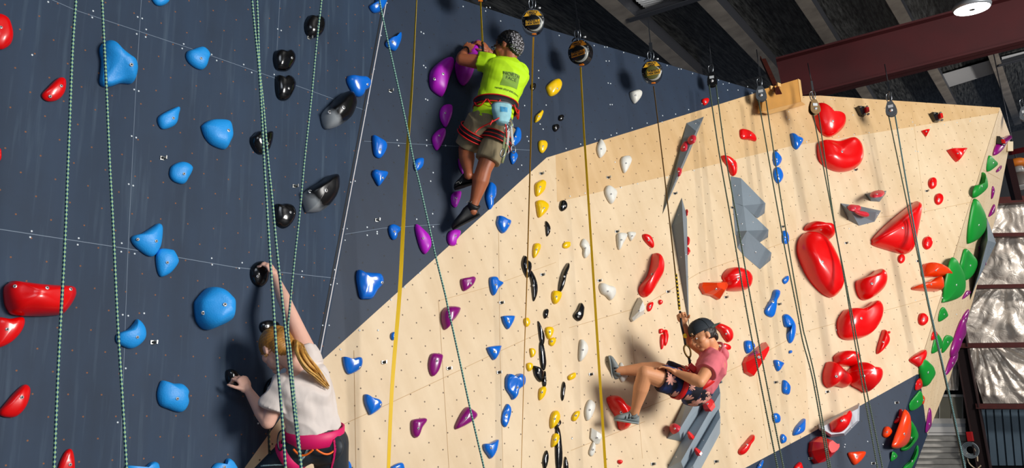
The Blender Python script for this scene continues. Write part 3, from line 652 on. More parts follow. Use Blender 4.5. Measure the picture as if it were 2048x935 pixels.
H('red', 'D4', '400,888 418,888 423,900 412,913 397,903', 'tiny red hold low on birch right of the strap')
H('red', 'D4', '975,95 1000,92 1050,120 1067,150 1065,185 1045,200 1020,175 1000,140 975,115', 'red curved hold right of the swinging man\'s cap', bolt='1030,152')
H('red', 'D4', '1012,208 1045,215 1058,230 1050,245 1015,240', 'small red hold behind the swinging man\'s shoulder')
H('red', 'D6', '145,320 185,275 250,288 295,330 298,370 270,405 170,405 160,360', 'red angular hold, right half of a touching pair at centre right', h=.13)
H('orange', 'D6', '25,360 145,352 165,385 160,410 125,458 85,435 40,425 18,385', 'orange-red angular hold, left half of a touching pair', style='f', h=.12)
H('red', 'D5', '235,390 245,372 290,385 325,415 328,443 290,435 245,428', 'red curved hold high on birch below the timber box', bolt='296,409')
H('red', 'D5', '132,527 165,535 205,570 215,600 210,640 190,640 165,590 140,555', 'red curved hold just above the grey stacked volumes', bolt='192,580')
H('gblue', 'D5', '530,400 545,400 565,415 600,430 600,450 575,487 560,488 545,470 535,430', 'blue two-horned hold left of the big red macros', bolt='588,440')
H('gblue', 'D5', '432,508 445,507 475,545 470,575 450,590 435,575 430,540', 'blue diamond hold, upper of two behind the rope pair')
H('gblue', 'D5', '440,600 460,598 483,640 480,670 460,690 440,665 433,630', 'blue diamond hold, lower of two behind the rope pair')
H('gblue', 'D6', '485,65 500,62 517,95 515,135 488,133 482,100', 'small blue blocky hold right of the grey stacked volumes')
H('gblue', 'D6', '485,345 505,325 517,328 515,355 500,372 487,362', 'tiny blue hold above the blue sock-shaped one')
H('gblue', 'D6', '445,403 465,410 463,440 440,485 432,560 400,558 382,535 390,505 420,455 432,415', 'blue sock-shaped hold right of the red pair', h=.05)
H('gblue', 'D6', '490,555 510,548 545,590 558,630 550,690 535,717 520,705 513,665 530,630 500,620 490,580', 'blue bracket-shaped hold behind the rope pair', h=.05)
H('gblue', 'D6', '522,762 533,760 535,775 522,777', 'tiny round blue hold below the bracket-shaped one')
H('gblue', 'D6', '265,705 300,705 320,735 305,760 280,778 265,750', 'blue hold touching the rope pair above the long red one')
H('gblue', 'D6', '437,815 485,832 483,850 458,882 440,850', 'small blue triangular hold right of the long red one')
H('red', 'D6', '395,708 410,725 405,760 365,840 325,908 285,885 275,830 290,795 350,745', 'long red slanted hold crossed by a rope pair', h=.13, style='f', peak='370,765')
H('gblue', 'D7', '427,295 450,300 475,340 470,392 455,395 425,375', 'blue upright hold below the small blue triangular one')
H('gblue', 'D7', '352,540 380,532 405,560 400,600 365,603 352,570', 'rounded blue hold beside the rope pair near the navy corner')
H('gblue', 'D7', '578,573 585,590 582,655 555,685 515,697 505,680 525,630', 'blue leaning hold just above the navy boundary')
H('gblue', 'D7', '410,700 425,685 450,715 445,745 420,755 410,730', 'small blue hold beside the rope near the navy boundary')
H('gblue', 'D7', '270,878 280,880 270,920 250,950 232,945 245,910', 'thin blue hold on navy at the bottom edge')
H('red', 'D7', '200,692 213,700 205,730 175,770 140,835 110,830 110,800 150,750', 'slender red stick hold low on birch')
# --- right facet
H('red', 'D5', '680,225 700,230 730,265 775,300 815,290 845,297 852,330 840,365 800,400 760,412 720,390 695,350 675,300 668,260', 'large red swan-shaped macro hold behind the brass pulley', h=.13, bolt='777,327')
H('red', 'D5', '700,460 715,437 760,435 820,440 880,420 915,425 945,460 957,520 945,570 910,600 850,614 790,605 730,570 705,530', 'wide red bowl-shaped macro hold under the swan-shaped one', h=.17, peak='840,500', dish=[('850,480', .5, .3)])
H('red', 'D6', '655,62 700,75 750,120 790,190 825,270 848,330 835,400 800,438 770,440 720,410 650,330 600,230 582,170 590,110 620,70', 'largest glossy red egg-shaped macro hold', h=.2, peak='700,200')
H('red', 'D6', '625,30 655,8 700,22 760,30 783,50 785,85 765,105 735,90 700,65 650,58 622,50', 'red hat-like hold on top of the largest egg-shaped one', h=.14)
H('red', 'D6', '930,350 960,335 1010,310 1045,284 1070,305 1080,350 1070,400 1030,440 985,460 950,445 930,395', 'red bean-shaped macro hold right of the egg-shaped one', h=.18)
H('red', 'D6', '870,515 930,515 980,500 1030,467 1055,485 1065,530 1050,600 1005,660 930,690 860,690 825,660 818,590 840,540', 'big red kidney-shaped macro hold crossed by a rope pair', h=.17, dish=[('980,560', .4, .3)])
H('red', 'D6', '1075,638 1090,655 1105,695 1095,730 1060,770 1040,777 1042,740 1060,680', 'upright red shark-fin hold right of the kidney-shaped macro', h=.07)
H('red', 'D6', '1097,650 1108,648 1110,660 1099,662', 'tiny red hold at the tip of the shark-fin hold')
H('red', 'D7', '815,110 860,78 930,77 975,95 980,140 960,180 920,187 825,180 812,145', 'red hold, top one of the cluster of three above navy', h=.12)
H('red', 'D7', '770,153 800,170 870,240 915,285 920,320 890,342 820,330 775,345 740,310 735,240 755,170', 'red triangular hold, left one of the cluster of three above navy', h=.14)
H('red', 'D7', '960,170 990,160 1040,195 1110,205 1137,245 1120,310 1080,360 1050,377 1000,350 950,320 935,270 920,225 950,190', 'red pear-like hold, right one of the cluster of three above navy', h=.2)
H('red', 'E3', '255,245 330,190 355,190 353,230 320,290 290,280', 'red pointed hold at the arete above the navy corner')
H('red', 'D7', '660,740 715,700 770,745 800,760 825,755 828,800 800,850 745,890 700,900 670,860 650,810', 'red angular hold with pale pink face on navy', style='f', h=.2)
H('red', 'D7', '510,930 540,895 555,895 570,940 560,975 515,975', 'red hold cut by the bottom edge on navy')
H('orange', 'D7', '905,825 950,815 1025,812 1028,840 990,890 950,912 920,870', 'orange-red tapered hold low on navy')
H('orange', 'D7', '1160,670 1175,635 1200,632 1223,665 1215,695 1185,713 1160,700', 'round orange hold on navy left of the arete')
H('red', 'D7', '1285,505 1300,515 1290,570 1265,605 1245,605 1250,585 1275,555', 'thin red crescent hold on navy above the round orange one')
H('red', 'E1', '393,300 420,295 449,298 425,344', 'small red triangle hold under the second anchor bracket', style='f', h=.05)
H('red', 'E1', '598,440 710,438 712,455 670,520 650,523 600,460', 'red triangular hold at upper right of birch', h=.1)
def oval(cx, cy, rx, ry, k=8): return ' '.join('%g,%g' % (cx+rx*math.cos(2*math.pi*i/k), cy+ry*math.sin(2*math.pi*i/k)) for i in range(k))
H('red', 'E1', oval(470, 694, 30, 43), 'red oval hold, upper of the two stacked ovals')
H('red', 'E1', oval(516, 813, 30, 43), 'red oval hold, lower of the two stacked ovals')
H('red', 'E2', oval(432, 318, 34, 49), 'red oval hold right of the big red-orange triangle')
H('red', 'E2', oval(236, 437, 25, 34), 'small red oval hold just under the big red-orange triangle')
H('red', 'E2', '340,12 350,5 375,25 370,100 345,250 320,370 290,390 260,390 60,330 40,300 45,270 130,180 260,70', 'very large red-orange triangular macro hold', h=.19, peak='290,170')
H('orange', 'E2', '405,495 430,467 520,485 570,515 600,555 595,563 430,570 402,550', 'red-orange pointed hold, upper of two near the arete', h=.12)
H('orange', 'E2', '340,640 420,615 515,570 537,590 537,650 515,675 345,665', 'red-orange cone hold, lower of two near the arete', h=.12)
H('red', 'E2', '365,890 375,850 400,843 428,870 430,910 405,935 375,925', 'red rounded hold between arete and the thin rope')
# --- facet past the arete
H('green', 'E1', '898,493 925,515 957,545 950,570 885,608', 'green shield hold, highest green one past the arete')
H('green', 'E1', '865,615 880,700 870,750 800,808 792,770 810,713 830,720 855,680', 'green thorn-shaped hold, second from top past the arete', h=.06)
H('green', 'E2', '805,-5 845,50 875,120 872,220 830,290 770,325 755,310 765,180', 'longest green blade hold past the arete', h=.1)
H('green', 'E2', '742,365 795,435 803,500 780,560 730,603 700,525 715,430', 'green cupped hold with dark hollow beside the grey volume', h=.1, dish=[('750,470', .5, .6)])
H('green', 'E2', '640,432 690,500 720,600 715,690 670,740 577,768 573,740 590,600', 'large green leaf hold on the arete', h=.1, fc='E')
H('green', 'E2', '557,800 585,850 580,875 522,908 530,830', 'small green hold below the large green leaf', fc='E')
H('green', 'E3', '430,80 460,130 460,175 405,212 403,180 415,130', 'green almond hold, left one of a side-by-side pair', fc='E')
H('green', 'E3', '495,95 528,105 525,130 470,207 465,170 475,120', 'green almond hold, right one of a side-by-side pair', fc='E')
H('red', 'E3', '400,90 415,65 428,85 425,108 397,128', 'small red hold peeping over the arete beside green holds', fc='E')
H('green', 'E3', '357,245 400,290 418,345 370,420 350,410 338,330 345,270', 'green diamond hold just above the navy corner', fc='E', h=.08)
H('green', 'E3', '325,447 340,490 330,535 290,568 260,570 260,525 300,470', 'green leaf hold on the navy strip past the arete', fc='E')
H('red', 'E3', '300,390 320,368 333,375 333,420 315,440 292,440', 'red ribbed hold on the navy strip past the arete', fc='E')
H('orange', 'E3', '335,475 345,490 340,530 334,525', 'sliver of orange hold behind the green leaf on navy', fc='E')
H('orange', 'D7', '1345,515 1357,560 1355,700 1340,770 1290,800 1255,790 1270,730 1310,620', 'big orange teardrop hold against the lower arete', fc='E', h=.14)
H('green', 'D7', '1358,575 1400,630 1420,690 1400,750 1340,815 1320,805 1350,760 1358,700', 'big green leaf hold behind the orange teardrop', fc='E', h=.1)
H('green', 'D7', '1420,772 1422,830 1390,900 1360,950 1310,960 1330,920 1380,870', 'green curved hold at the bottom edge past the arete', fc='E')
H('green', 'D7', '1240,815 1268,850 1225,888 1228,845', 'small green hold at the foot of the orange teardrop', fc='E')
H('purple', 'E1', '1062,338 1060,355 1000,410 955,487 950,470 970,410 1010,365', 'long purple hold sticking out at the top of the side facet', fc='E', h=.08)
H('purple', 'E1', '985,562 980,590 955,615 953,600', 'tiny purple hold below the long purple one')
H('purple', 'E1', '925,718 933,760 915,815 918,750', 'narrow maroon hold on the side facet below a hanger', fc='E')
H('purple', 'E2', '935,30 935,90 897,125 905,90', 'purple hold on the outer edge at foil height', fc='E')
H('purple', 'E2', '820,345 870,475 860,482 840,460', 'thin purple hold on the grey volume\'s shadowed side', fc='E')
H('purple', 'E2', '730,678 757,690 698,740', 'small purple triangle hold below the grey volume', fc='E')
H('purple', 'E2', '745,815 735,870 715,935 685,935 705,865', 'purple hold on the outer edge above the long purple ones', fc='E')
H('purple', 'E3', '605,-10 610,80 570,160 540,240 530,200 570,60', 'long purple edge hold, upper of two overlapping', fc='E')
H('purple', 'E3', '560,190 555,250 495,345 490,330 520,240', 'long purple edge hold, lower of two overlapping', fc='E')
H('purple', 'E3', '385,555 390,650 385,680 362,715 360,680', 'purple pointed hold at the lower outer edge', fc='E')
# ---------------------------------------------------------------- grey volumes
VT = {}
GREY = mat('volume_grey', (120, 133, 143), .6, noise_amt=.05, noise_scale=6, bump=.1, bump_scale=80)
GREYL = mat('volume_pale', (196, 200, 208), .55, noise_amt=.05, noise_scale=6)
def volume(fc, vs, fs, label, m=GREY, cr='P'):
    pl = FAC[fc]; q = []
    for x, y, h in vs: (X, Y), = px(cr, '%g,%g' % (x, y)); q.append(pl.hit(X, Y, h+.002))
    mb = MB(); n = len(q); base = [i for i, v in enumerate(vs) if v[2] == 0]
    mb.add(q, fs, 0, smooth=False)
    mb.add([q[i] for i in base], [tuple(range(len(base)))], 0, smooth=False)
    root = thing('climbing_volume', sum(q, V())/n, label, 'climbing volume', 'grey volumes bolted to the wall')
    mb.build('shell', m, root); VT[root.name] = BVHTree.FromPolygons(q, [list(f) for f in fs])
    for f in fs[:3]:
        c = sum((q[i] for i in f), V())/len(f); nr = (q[f[1]]-q[f[0]]).cross(q[f[2]]-q[f[0]])
        if nr.dot(pl.n) < 0: nr = -nr
        bolt_on(None, root, c, nr, .007)
    return root
VS1 = volume('C', [(1408, 233, 0), (1373, 246, .0), (1325, 428, 0), (1381, 300, 0), (1392, 262, .12), (1345, 375, .07)],
       [(0, 1, 4), (1, 2, 5, 4), (2, 3, 5), (3, 0, 4, 5)], 'grey spear-shaped volume, upper of two, carrying three red holds')
H('pink', 'D2', '770,860 790,830 800,828 798,870 775,888 762,880', 'small red hold on the upper spear volume, middle one', on=VS1)
H('pink', 'D2', '808,815 835,790 850,795 845,825 820,842 806,835', 'small red hold on the upper spear volume, top one', on=VS1)
H('pink', 'D3', '742,105 760,97 768,115 760,145 742,152 735,130', 'small red hold on the upper spear volume, lowest one', on=VS1)
volume('C', [(1363.5, 395, 0), (1344, 451, 0), (1378, 652, 0), (1374, 437, 0), (1372, 425, .0), (1366, 442, .13)],
       [(0, 1, 5), (1, 2, 5), (2, 3, 5), (3, 4, 5), (4, 0, 5)], 'grey spear-shaped volume, lower of two, pointing straight down')
H('red', 'D3', '798,345 803,365 800,385 796,375', 'sliver of red hold at the upper right of the lower spear volume', fc='C')
H('red', 'D3', '803,505 815,520 812,550 803,552', 'red half-hidden hold on the right flank of the lower spear, upper one', fc='C')
H('red', 'D3', '803,565 817,590 812,605 803,612', 'red half-hidden hold on the right flank of the lower spear, lower one', fc='C')
volume('C', [(1461, 352, 0), (1482, 356, .06), (1531, 406, .10), (1529, 426, 0), (1515, 436, 0), (1486, 411, .06), (1465, 404, 0), (1472, 385, .0)],
       [(0, 1, 6), (1, 2, 5), (1, 5, 6), (2, 3, 4, 5), (4, 5, 6)], 'grey block volume, top one of the three stacked')
volume('C', [(1465, 404, 0), (1487, 411, .06), (1537, 459, .10), (1536, 474, 0), (1520, 484, 0), (1493, 461, .06), (1471, 470, 0)],
       [(0, 1, 6), (1, 2, 5), (1, 5, 6), (2, 3, 4, 5), (4, 5, 6)], 'grey block volume, middle one of the three stacked')
volume('C', [(1471, 462, 0), (1494, 461, .10), (1543, 505, .10), (1541, 520, 0), (1520, 538, 0), (1488, 511, 0), (1475, 495, 0)],
       [(0, 1, 6), (1, 2, 4, 5), (1, 5, 6), (2, 3, 4)], 'grey block volume, bottom one of the three stacked')
# the slanted ribs low in the centre: three grey prisms side by side
GREYR = mat('volume_grey_lit', (156, 170, 180), .6, noise_amt=.05, noise_scale=6)  # same grey paint as the other volumes, lightened to show the ribs lit
VR1 = volume('C', [(1334, 876, 0), (1380, 776, 0), (1440, 690, 0), (1440, 764, 0), (1362, 882, 0), (1358, 860, .13), (1432, 735, .13)],
       [(0, 1, 5), (1, 2, 6, 5), (2, 3, 6), (3, 4, 5, 6), (4, 0, 5)], 'grey ridge volume behind the swinging man, topmost of three parallel ribs', m=GREYR)
VR2 = volume('C', [(1335, 935, 0), (1362, 883, 0), (1437, 762, 0), (1441, 786, 0), (1440, 816, 0), (1368, 938, 0), (1362, 922, .13), (1440, 785, .13)],
       [(0, 1, 6), (1, 2, 7, 6), (2, 3, 7), (3, 4, 7), (4, 5, 6, 7), (5, 0, 6)], 'grey ridge volume, middle one of three parallel ribs', m=GREYR)
VR3 = volume('C', [(1362, 948, 0), (1437, 814, 0), (1441, 832, 0), (1440, 866, 0), (1400, 940, 0), (1392, 958, 0), (1386, 930, .11), (1440, 834, .11)],
       [(0, 1, 7, 6), (1, 2, 7), (2, 3, 7), (3, 4, 6, 7), (4, 5, 6), (5, 0, 6)], 'grey ridge volume, lowest one of three parallel ribs', m=GREYR)
H('red', 'D4', '895,580 920,530 940,525 947,555 925,582 892,586', 'red cone hold on the ribs below the swinging man\'s hip', on=VR2, h=.1, style='f')
H('red', 'D4', '805,755 825,727 833,740 825,755', 'small red cone hold on the middle rib', on=VR2, style='f', h=.06)
H('red', 'D4', '848,852 868,822 878,835 868,850', 'small red cone hold on the lowest rib', on=VR3, style='f', h=.06)
H('pink', 'D4', '706,720 715,690 740,680 755,690 745,715 715,732', 'red rimmed oval hold at the end of the topmost rib', on=VR1, h=.05)
VB1 = volume('D', [(1730, 387, 0), (1773, 381, 0), (1771, 387, 0), (1759, 403, 0), (1742, 402, 0), (1741, 391, .1), (1766, 386, .1)],
       [(0, 1, 6, 5), (1, 2, 6), (2, 3, 6), (3, 4, 5, 6), (4, 0, 5)], 'small grey boat-shaped volume high on the right')
H('pink', 'D5', '1000,750 1040,740 1078,740 1065,760 1020,768 995,762', 'red hold resting in the small boat-shaped volume', on=VB1, h=.04)
VB2 = volume('D', [(1681, 406, 0), (1720, 412, 0), (1762, 421, 0), (1749, 443, 0), (1718, 451, 0), (1697, 440, 0), (1703, 424, .13), (1752, 424, .13)],
       [(0, 1, 6), (1, 2, 7, 6), (2, 3, 7), (3, 4, 6, 7), (4, 5, 6), (5, 0, 6)], 'larger grey boat-shaped volume above the big egg-shaped hold')
H('pink', 'D5', '865,822 920,825 942,835 925,852 880,845', 'red hold in the larger boat-shaped volume, left one', on=VB2, h=.04)
H('pink', 'D5', '910,852 980,862 985,880 950,884 915,870', 'red hold in the larger boat-shaped volume, right one', on=VB2, h=.04)
VP1 = volume('D', [(685, 615, 0), (988, 460, 0), (985, 590, 0), (880, 697, 0), (775, 712, 0), (690, 655, 0), (700, 640, .12), (975, 500, .12), (968, 590, .14), (870, 680, .14), (780, 690, .14)],
       [(0, 1, 7, 6), (1, 2, 8, 7), (2, 3, 9, 8), (3, 4, 10, 9), (4, 5, 6, 10), (5, 0, 6), (6, 7, 8, 9, 10)], 'pale grey volume on the navy boundary carrying a red hold', m=GREYL, cr='D7')
H('red', 'D7', '785,595 830,560 870,545 890,520 915,518 925,560 900,630 865,665 800,665 785,630', 'red peanut-shaped hold on the pale grey volume', on=VP1, h=.12)
volume('E', [(875, 130, 0), (943, 320, 0), (870, 470, 0), (790, 640, 0), (750, 745, 0), (805, 480, 0), (820, 340, 0), (880, 300, .12), (812, 560, .1)],
       [(0, 1, 7), (1, 2, 7), (2, 3, 8, 7), (3, 4, 8), (4, 5, 8), (5, 6, 7, 8), (6, 0, 7)], 'grey kite-shaped volume on the side facet next to the foil', cr='E2')
# ---------------------------------------------------------------- roof, steel and the hall behind
V1 = cdir(2010-CX, -(600-CY), -F); V2 = cdir(1, .27, .30); V2 = (V2-V1*V2.dot(V1)).normalized()
RN = V1.cross(V2).normalized()
if RN.z > 0: RN = -RN
ROOF = Plane(P(1700, 60, 13.2), RN); ROOF.n = RN       # normal points down into the hall
def RF(x, y, off=0): r = ray(x, y); return EYE+r*((ROOF.p+RN*off-EYE).dot(RN)/r.dot(RN))
def roof_mat():
    m = bpy.data.materials.new('roof_mesh_foil'); m.use_nodes = True; nt = m.node_tree; b = nt.nodes['Principled BSDF']; L = nt.links
    tc = N(nt, 'ShaderNodeUVMap'); tc.uv_map = 'UVMap'
    mp = N(nt, 'ShaderNodeMapping'); mp.inputs['Scale'].default_value = (2.2, 26, 1); L.new(tc.outputs[0], mp.inputs[0])
    n = N(nt, 'ShaderNodeTexNoise'); n.inputs['Scale'].default_value = 1; n.inputs['Detail'].default_value = 9; n.inputs['Roughness'].default_value = .75; L.new(mp.outputs[0], n.inputs['Vector'])
    r = N(nt, 'ShaderNodeValToRGB'); r.color_ramp.elements[0].position = .42; r.color_ramp.elements[1].position = .68
    r.color_ramp.elements[0].color = lin((12, 13, 15)); r.color_ramp.elements[1].color = lin((120, 122, 120)); L.new(n.outputs[0], r.inputs[0])
    L.new(r.outputs[0], b.inputs['Base Color']); b.inputs['Roughness'].default_value = .55; b.inputs['Metallic'].default_value = .3
    bp = N(nt, 'ShaderNodeBump'); bp.inputs['Strength'].default_value = .5; L.new(n.outputs[0], bp.inputs['Height']); L.new(bp.outputs[0], b.inputs['Normal'])
    return m
o_ = RF(1700, 60); uvr = lambda p: ((p-o_).dot(V1)+40, (p-o_).dot(V2)+40)
mb = MB(); c_ = o_+V1*2
mb.prism([c_+V1*a+V2*b for a, b in ((-17, -16), (16, -16), (16, 14), (-17, 14))], RN*-.06, 0, None, uvr)
tag(mb.build('ceiling', roof_mat(), base=c_), 'dark foil-lined metal roof', kind='structure')
STG = mat('purlin_galvanised', (150, 141, 130), .45, .35, noise_amt=.25, noise_scale=4)
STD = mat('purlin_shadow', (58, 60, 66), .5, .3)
def purlin(p1, p2, wd, label, ext=(0, 0), off=.28):
    a, b = RF(*p1, off), RF(*p2, off); d = (b-a).normalized(); a -= d*ext[0]; b += d*ext[1]
    s_ = d.cross(RN).normalized(); mb = MB(); c = (a+b)/2; h = (b-a)/2
    if s_.dot(cdir(1, 0, 0)) < 0: s_ = -s_
    mb.box(c, h, s_*wd, RN*.004, 0)                                   # bottom flange
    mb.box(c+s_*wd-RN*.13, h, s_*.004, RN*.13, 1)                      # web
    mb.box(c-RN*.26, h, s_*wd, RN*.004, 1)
    mb.box(c-s_*wd-RN*.012, h, s_*.003, RN*.014, 0)                    # lip
    return tag(mb.build('roof_purlin', [STG, STD]), label, 'roof purlin', 'roof purlins')
purlin((1212, 0), (1352, 122), .10, 'grey roof purlin above the middle strap housings, furthest left', (2.5, 1.2))
purlin((1412, 0), (1545, 142), .10, 'grey roof purlin ending above the timber box', (2.5, 1.0))
purlin((1606, 0), (1672, 100), .09, 'grey roof purlin meeting the red beam left of the lamp', (2, 7))
purlin((1786, 0), (1820, 60), .085, 'grey roof purlin immediately left of the hall lamp', (2, 7))
purlin((1981, 95), (2016, 192), .085, 'grey roof purlin right of the pale roof strip', (5, 4))
purlin((2150, 20), (2170, 130), .085, 'grey roof purlin at the far right', (3, 3))
# cross bridging bars
def bridge(p1, p2, label, off=.3, r=.06):
    a, b = RF(*p1, off), RF(*p2, off); d = (b-a).normalized(); s_ = d.cross(RN).normalized(); mb = MB()
    mb.box((a+b)/2, (b-a)/2, s_*r, RN*.005, 0); mb.box((a+b)/2+s_*r-RN*.06, (b-a)/2, s_*.005, RN*.06, 0)
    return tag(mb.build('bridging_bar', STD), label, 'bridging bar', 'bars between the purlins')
bridge((1258, 41), (1402, -4), 'short dark bar joining the two left purlins')
bridge((1996, 132), (2100, 103), 'short dark bar right of the pale roof strip')
# pale translucent / corrugated strips
CORR = mat('corrugated_pale', (190, 192, 194), .4, .5)
def corr(pts, label, n=9):
    q = [RF(x, y, .05) for x, y in pts]; mb = MB()       # q: near-left, near-right, far-right, far-left
    for i in range(n):
        t0, t1 = (i+.12)/n, (i+.88)/n
        a, b = q[0].lerp(q[3], t0), q[1].lerp(q[2], t0); c, d = q[1].lerp(q[2], t1), q[0].lerp(q[3], t1); m0, m1 = a.lerp(d, .5), b.lerp(c, .5)
        mb.add([a, b, m1+RN*.03, m0+RN*.03, c, d], [(0, 1, 2, 3), (3, 2, 4, 5)], 0, smooth=False)
    mb.add([q[0], q[1], q[2], q[3]], [(0, 1, 2, 3)], 0, smooth=False)
    return tag(mb.build('roof_sheet', CORR), label, 'roof sheet', 'pale ribbed roof sheets')
corr([(1292, 16), (1350, 0), (1330, -12), (1270, -2)], 'ribbed pale roof sheet at the top edge between the left purlins', 5)
corr([(1878, 150), (1990, 117), (1996, 143), (1889, 176)], 'ribbed pale roof sheet below the red beam', 8)
corr([(2003, 114), (2075, 96), (2080, 108), (2005, 128)], 'narrow ribbed pale roof sheet at the right edge below the beam', 5)
# the red I-beam
RED = mat('beam_red', (64, 0, 5), .65, noise_amt=.15, noise_scale=3)
def P_line(p1, z1, p2, z2): return P(*p1, z1), P(*p2, z2)
ba, bb = P_line((1570, 199), 9.75, (2130, 60), 8.75)
bd = (bb-ba).normalized(); up_ = (Z-bd*Z.dot(bd)).normalized(); bs = bd.cross(up_).normalized()
if bs.dot(EYE-ba) < 0: bs = -bs
bw = .1; bh = .58; mb = MB(); c = (ba+bb)/2; h = (bb-ba)/2+bd*.6; c = c+bd*.6
c = c-bs*bw
mb.box(c+up_*.012, h, bs*bw, up_*.012, 0); mb.box(c+up_*(bh-.012), h, bs*bw, up_*.012, 0); mb.box(c+up_*bh/2, h, bs*.008, up_*bh/2, 0)
beam = tag(mb.build('steel_beam', RED), 'deep dark red steel I-beam crossing above the right wall', 'steel beam')
# rusty bracing angle and timber box
mb = MB(); a, b = P(1526, 118, 8.9), P(1558, 188, 7.95); d = (b-a).normalized(); s_ = d.cross(Z).normalized(); t_ = s_.cross(d)
RUST = mat('rust_steel', (84, 30, 18), .6, .2, noise_amt=.3, noise_scale=12)
mb.box((a+b)/2, (b-a)/2, s_*.028, t_*.004, 0); mb.box((a+b)/2+s_*.028+t_*.02, (b-a)/2, s_*.004, t_*.02, 0)
tag(mb.build('bracing_angle', RUST), 'rust-brown steel angle dropping into the timber box', 'steel angle')
TIM = mat('timber_box_ply', (196, 140, 66), .5, noise_amt=.12, noise_scale=5); TIML = mat('timber_box_pale', (226, 182, 116), .5, noise_amt=.1, noise_scale=5)
root = thing('timber_box', PC.hit(1565, 205), 'golden plywood box fixed to the top of the wall beside two pulleys', 'timber box')
u_ = PC.n.cross(Z).normalized(); 
if u_.dot(cdir(1, 0, 0)) < 0: u_ = -u_
def offp(x, y, o): return PC.hit(x, y, o)
fr = [offp(1528, 178, .12), offp(1596, 158, .12), offp(1602, 203, .12), offp(1523, 223, .12)]
mb = MB(); mb.prism(fr, PC.n*-.05, 0); mb.build('box_panel', TIM, root)
mb = MB(); lf = [offp(1523, 223, .13), offp(1603, 203, .13), offp(1611, 209, .06), offp(1540, 228, .06)]
mb.prism(lf, (PC.n*-.03+Z*.01), 0); mb.build('lower_ledge', TIML, root)
mb = MB(); mb.prism([offp(1596, 157, .125), offp(1601, 160, .10), offp(1605, 190, .10), offp(1602, 203, .125)], PC.n*-.03, 0); mb.build('end_board', TIML, root)
for x, y in ((1543, 176), (1557, 170)):
    mb = MB(); p = offp(x, y, .13); mb.box(p, u_*.024, Z*.02, PC.n*.012, 0, .003); mb.build('timber_block', TIML, root)
# hall lamp
lp = P(1944, 18, 8.15)
root = thing('hall_lamp', lp, 'round glowing high-bay lamp hanging in front of the red beam', 'ceiling lamp')
LE = mat('lamp_lit', (255, 255, 255), .4, emit=9); LB = mat('lamp_case', (150, 156, 160), .4, .4)
ax = (Z+cdir(0, 0, 1)*.12).normalized()
mb = MB(); mb.lathe(lp, ax, [(.03, .165), (.034, .05)][:1]+[(.0, .165), (.0001, .02)][:0]+[(.045, .17), (.06, .16)], 32); mb.lathe(lp, ax, [(.0, .172), (.03, .182), (.05, .17), (.06, .1), (.1, .09), (.13, .05)], 32); mb.build('lamp_housing', LB, root)
mb = MB(); mb.lathe(lp, ax, [(-.008, .03), (-.008, .16), (0, .165), (.002, .16)], 32); mb.build('lamp_diffuser', LE, root)
mb = MB(); mb.lathe(lp, ax, [(-.012, .025), (-.006, .03)], 16); mb.build('sensor_button', MATS['steel_dark'], root)
mb = MB(); mb.tube([lp+ax*.12+V((.02*math.cos(t), 0, .03+.03*math.sin(t))) for t in [i*math.pi/6 for i in range(12)]], .004, 6, closed=True)
mb.tube([lp+ax*.17, lp+ax*.17+Z*1.6], .004, 6); mb.build('suspension_hook', MATS['steel'], root)
# ---------------------------------------------------------------- back of the hall
ZB = 17.5
Bn = (EYE-P(1980, 700, ZB)); Bn.z = 0
BK = Plane(P(1980, 700, ZB), (Bn.normalized()+V((-.12, 0, 0))).normalized())
def B(x, y, off=0): return BK.hit(x, y, off)
bu = Z.cross(BK.n).normalized()
DK = mat('hall_dark_cladding', (26, 30, 36), .6, noise_amt=.2, noise_scale=2)
mb = MB(); p0 = B(1700, 700, -.3); p0.z = 0; p1 = B(2400, 700, -.3); p1.z = 0
hh = 8.0; mb.prism([p0, p1, p1+Z*hh, p0+Z*hh], BK.n*-.1, 0)
tag(mb.build('wall_back', DK), 'dark back wall of the hall', kind='structure')
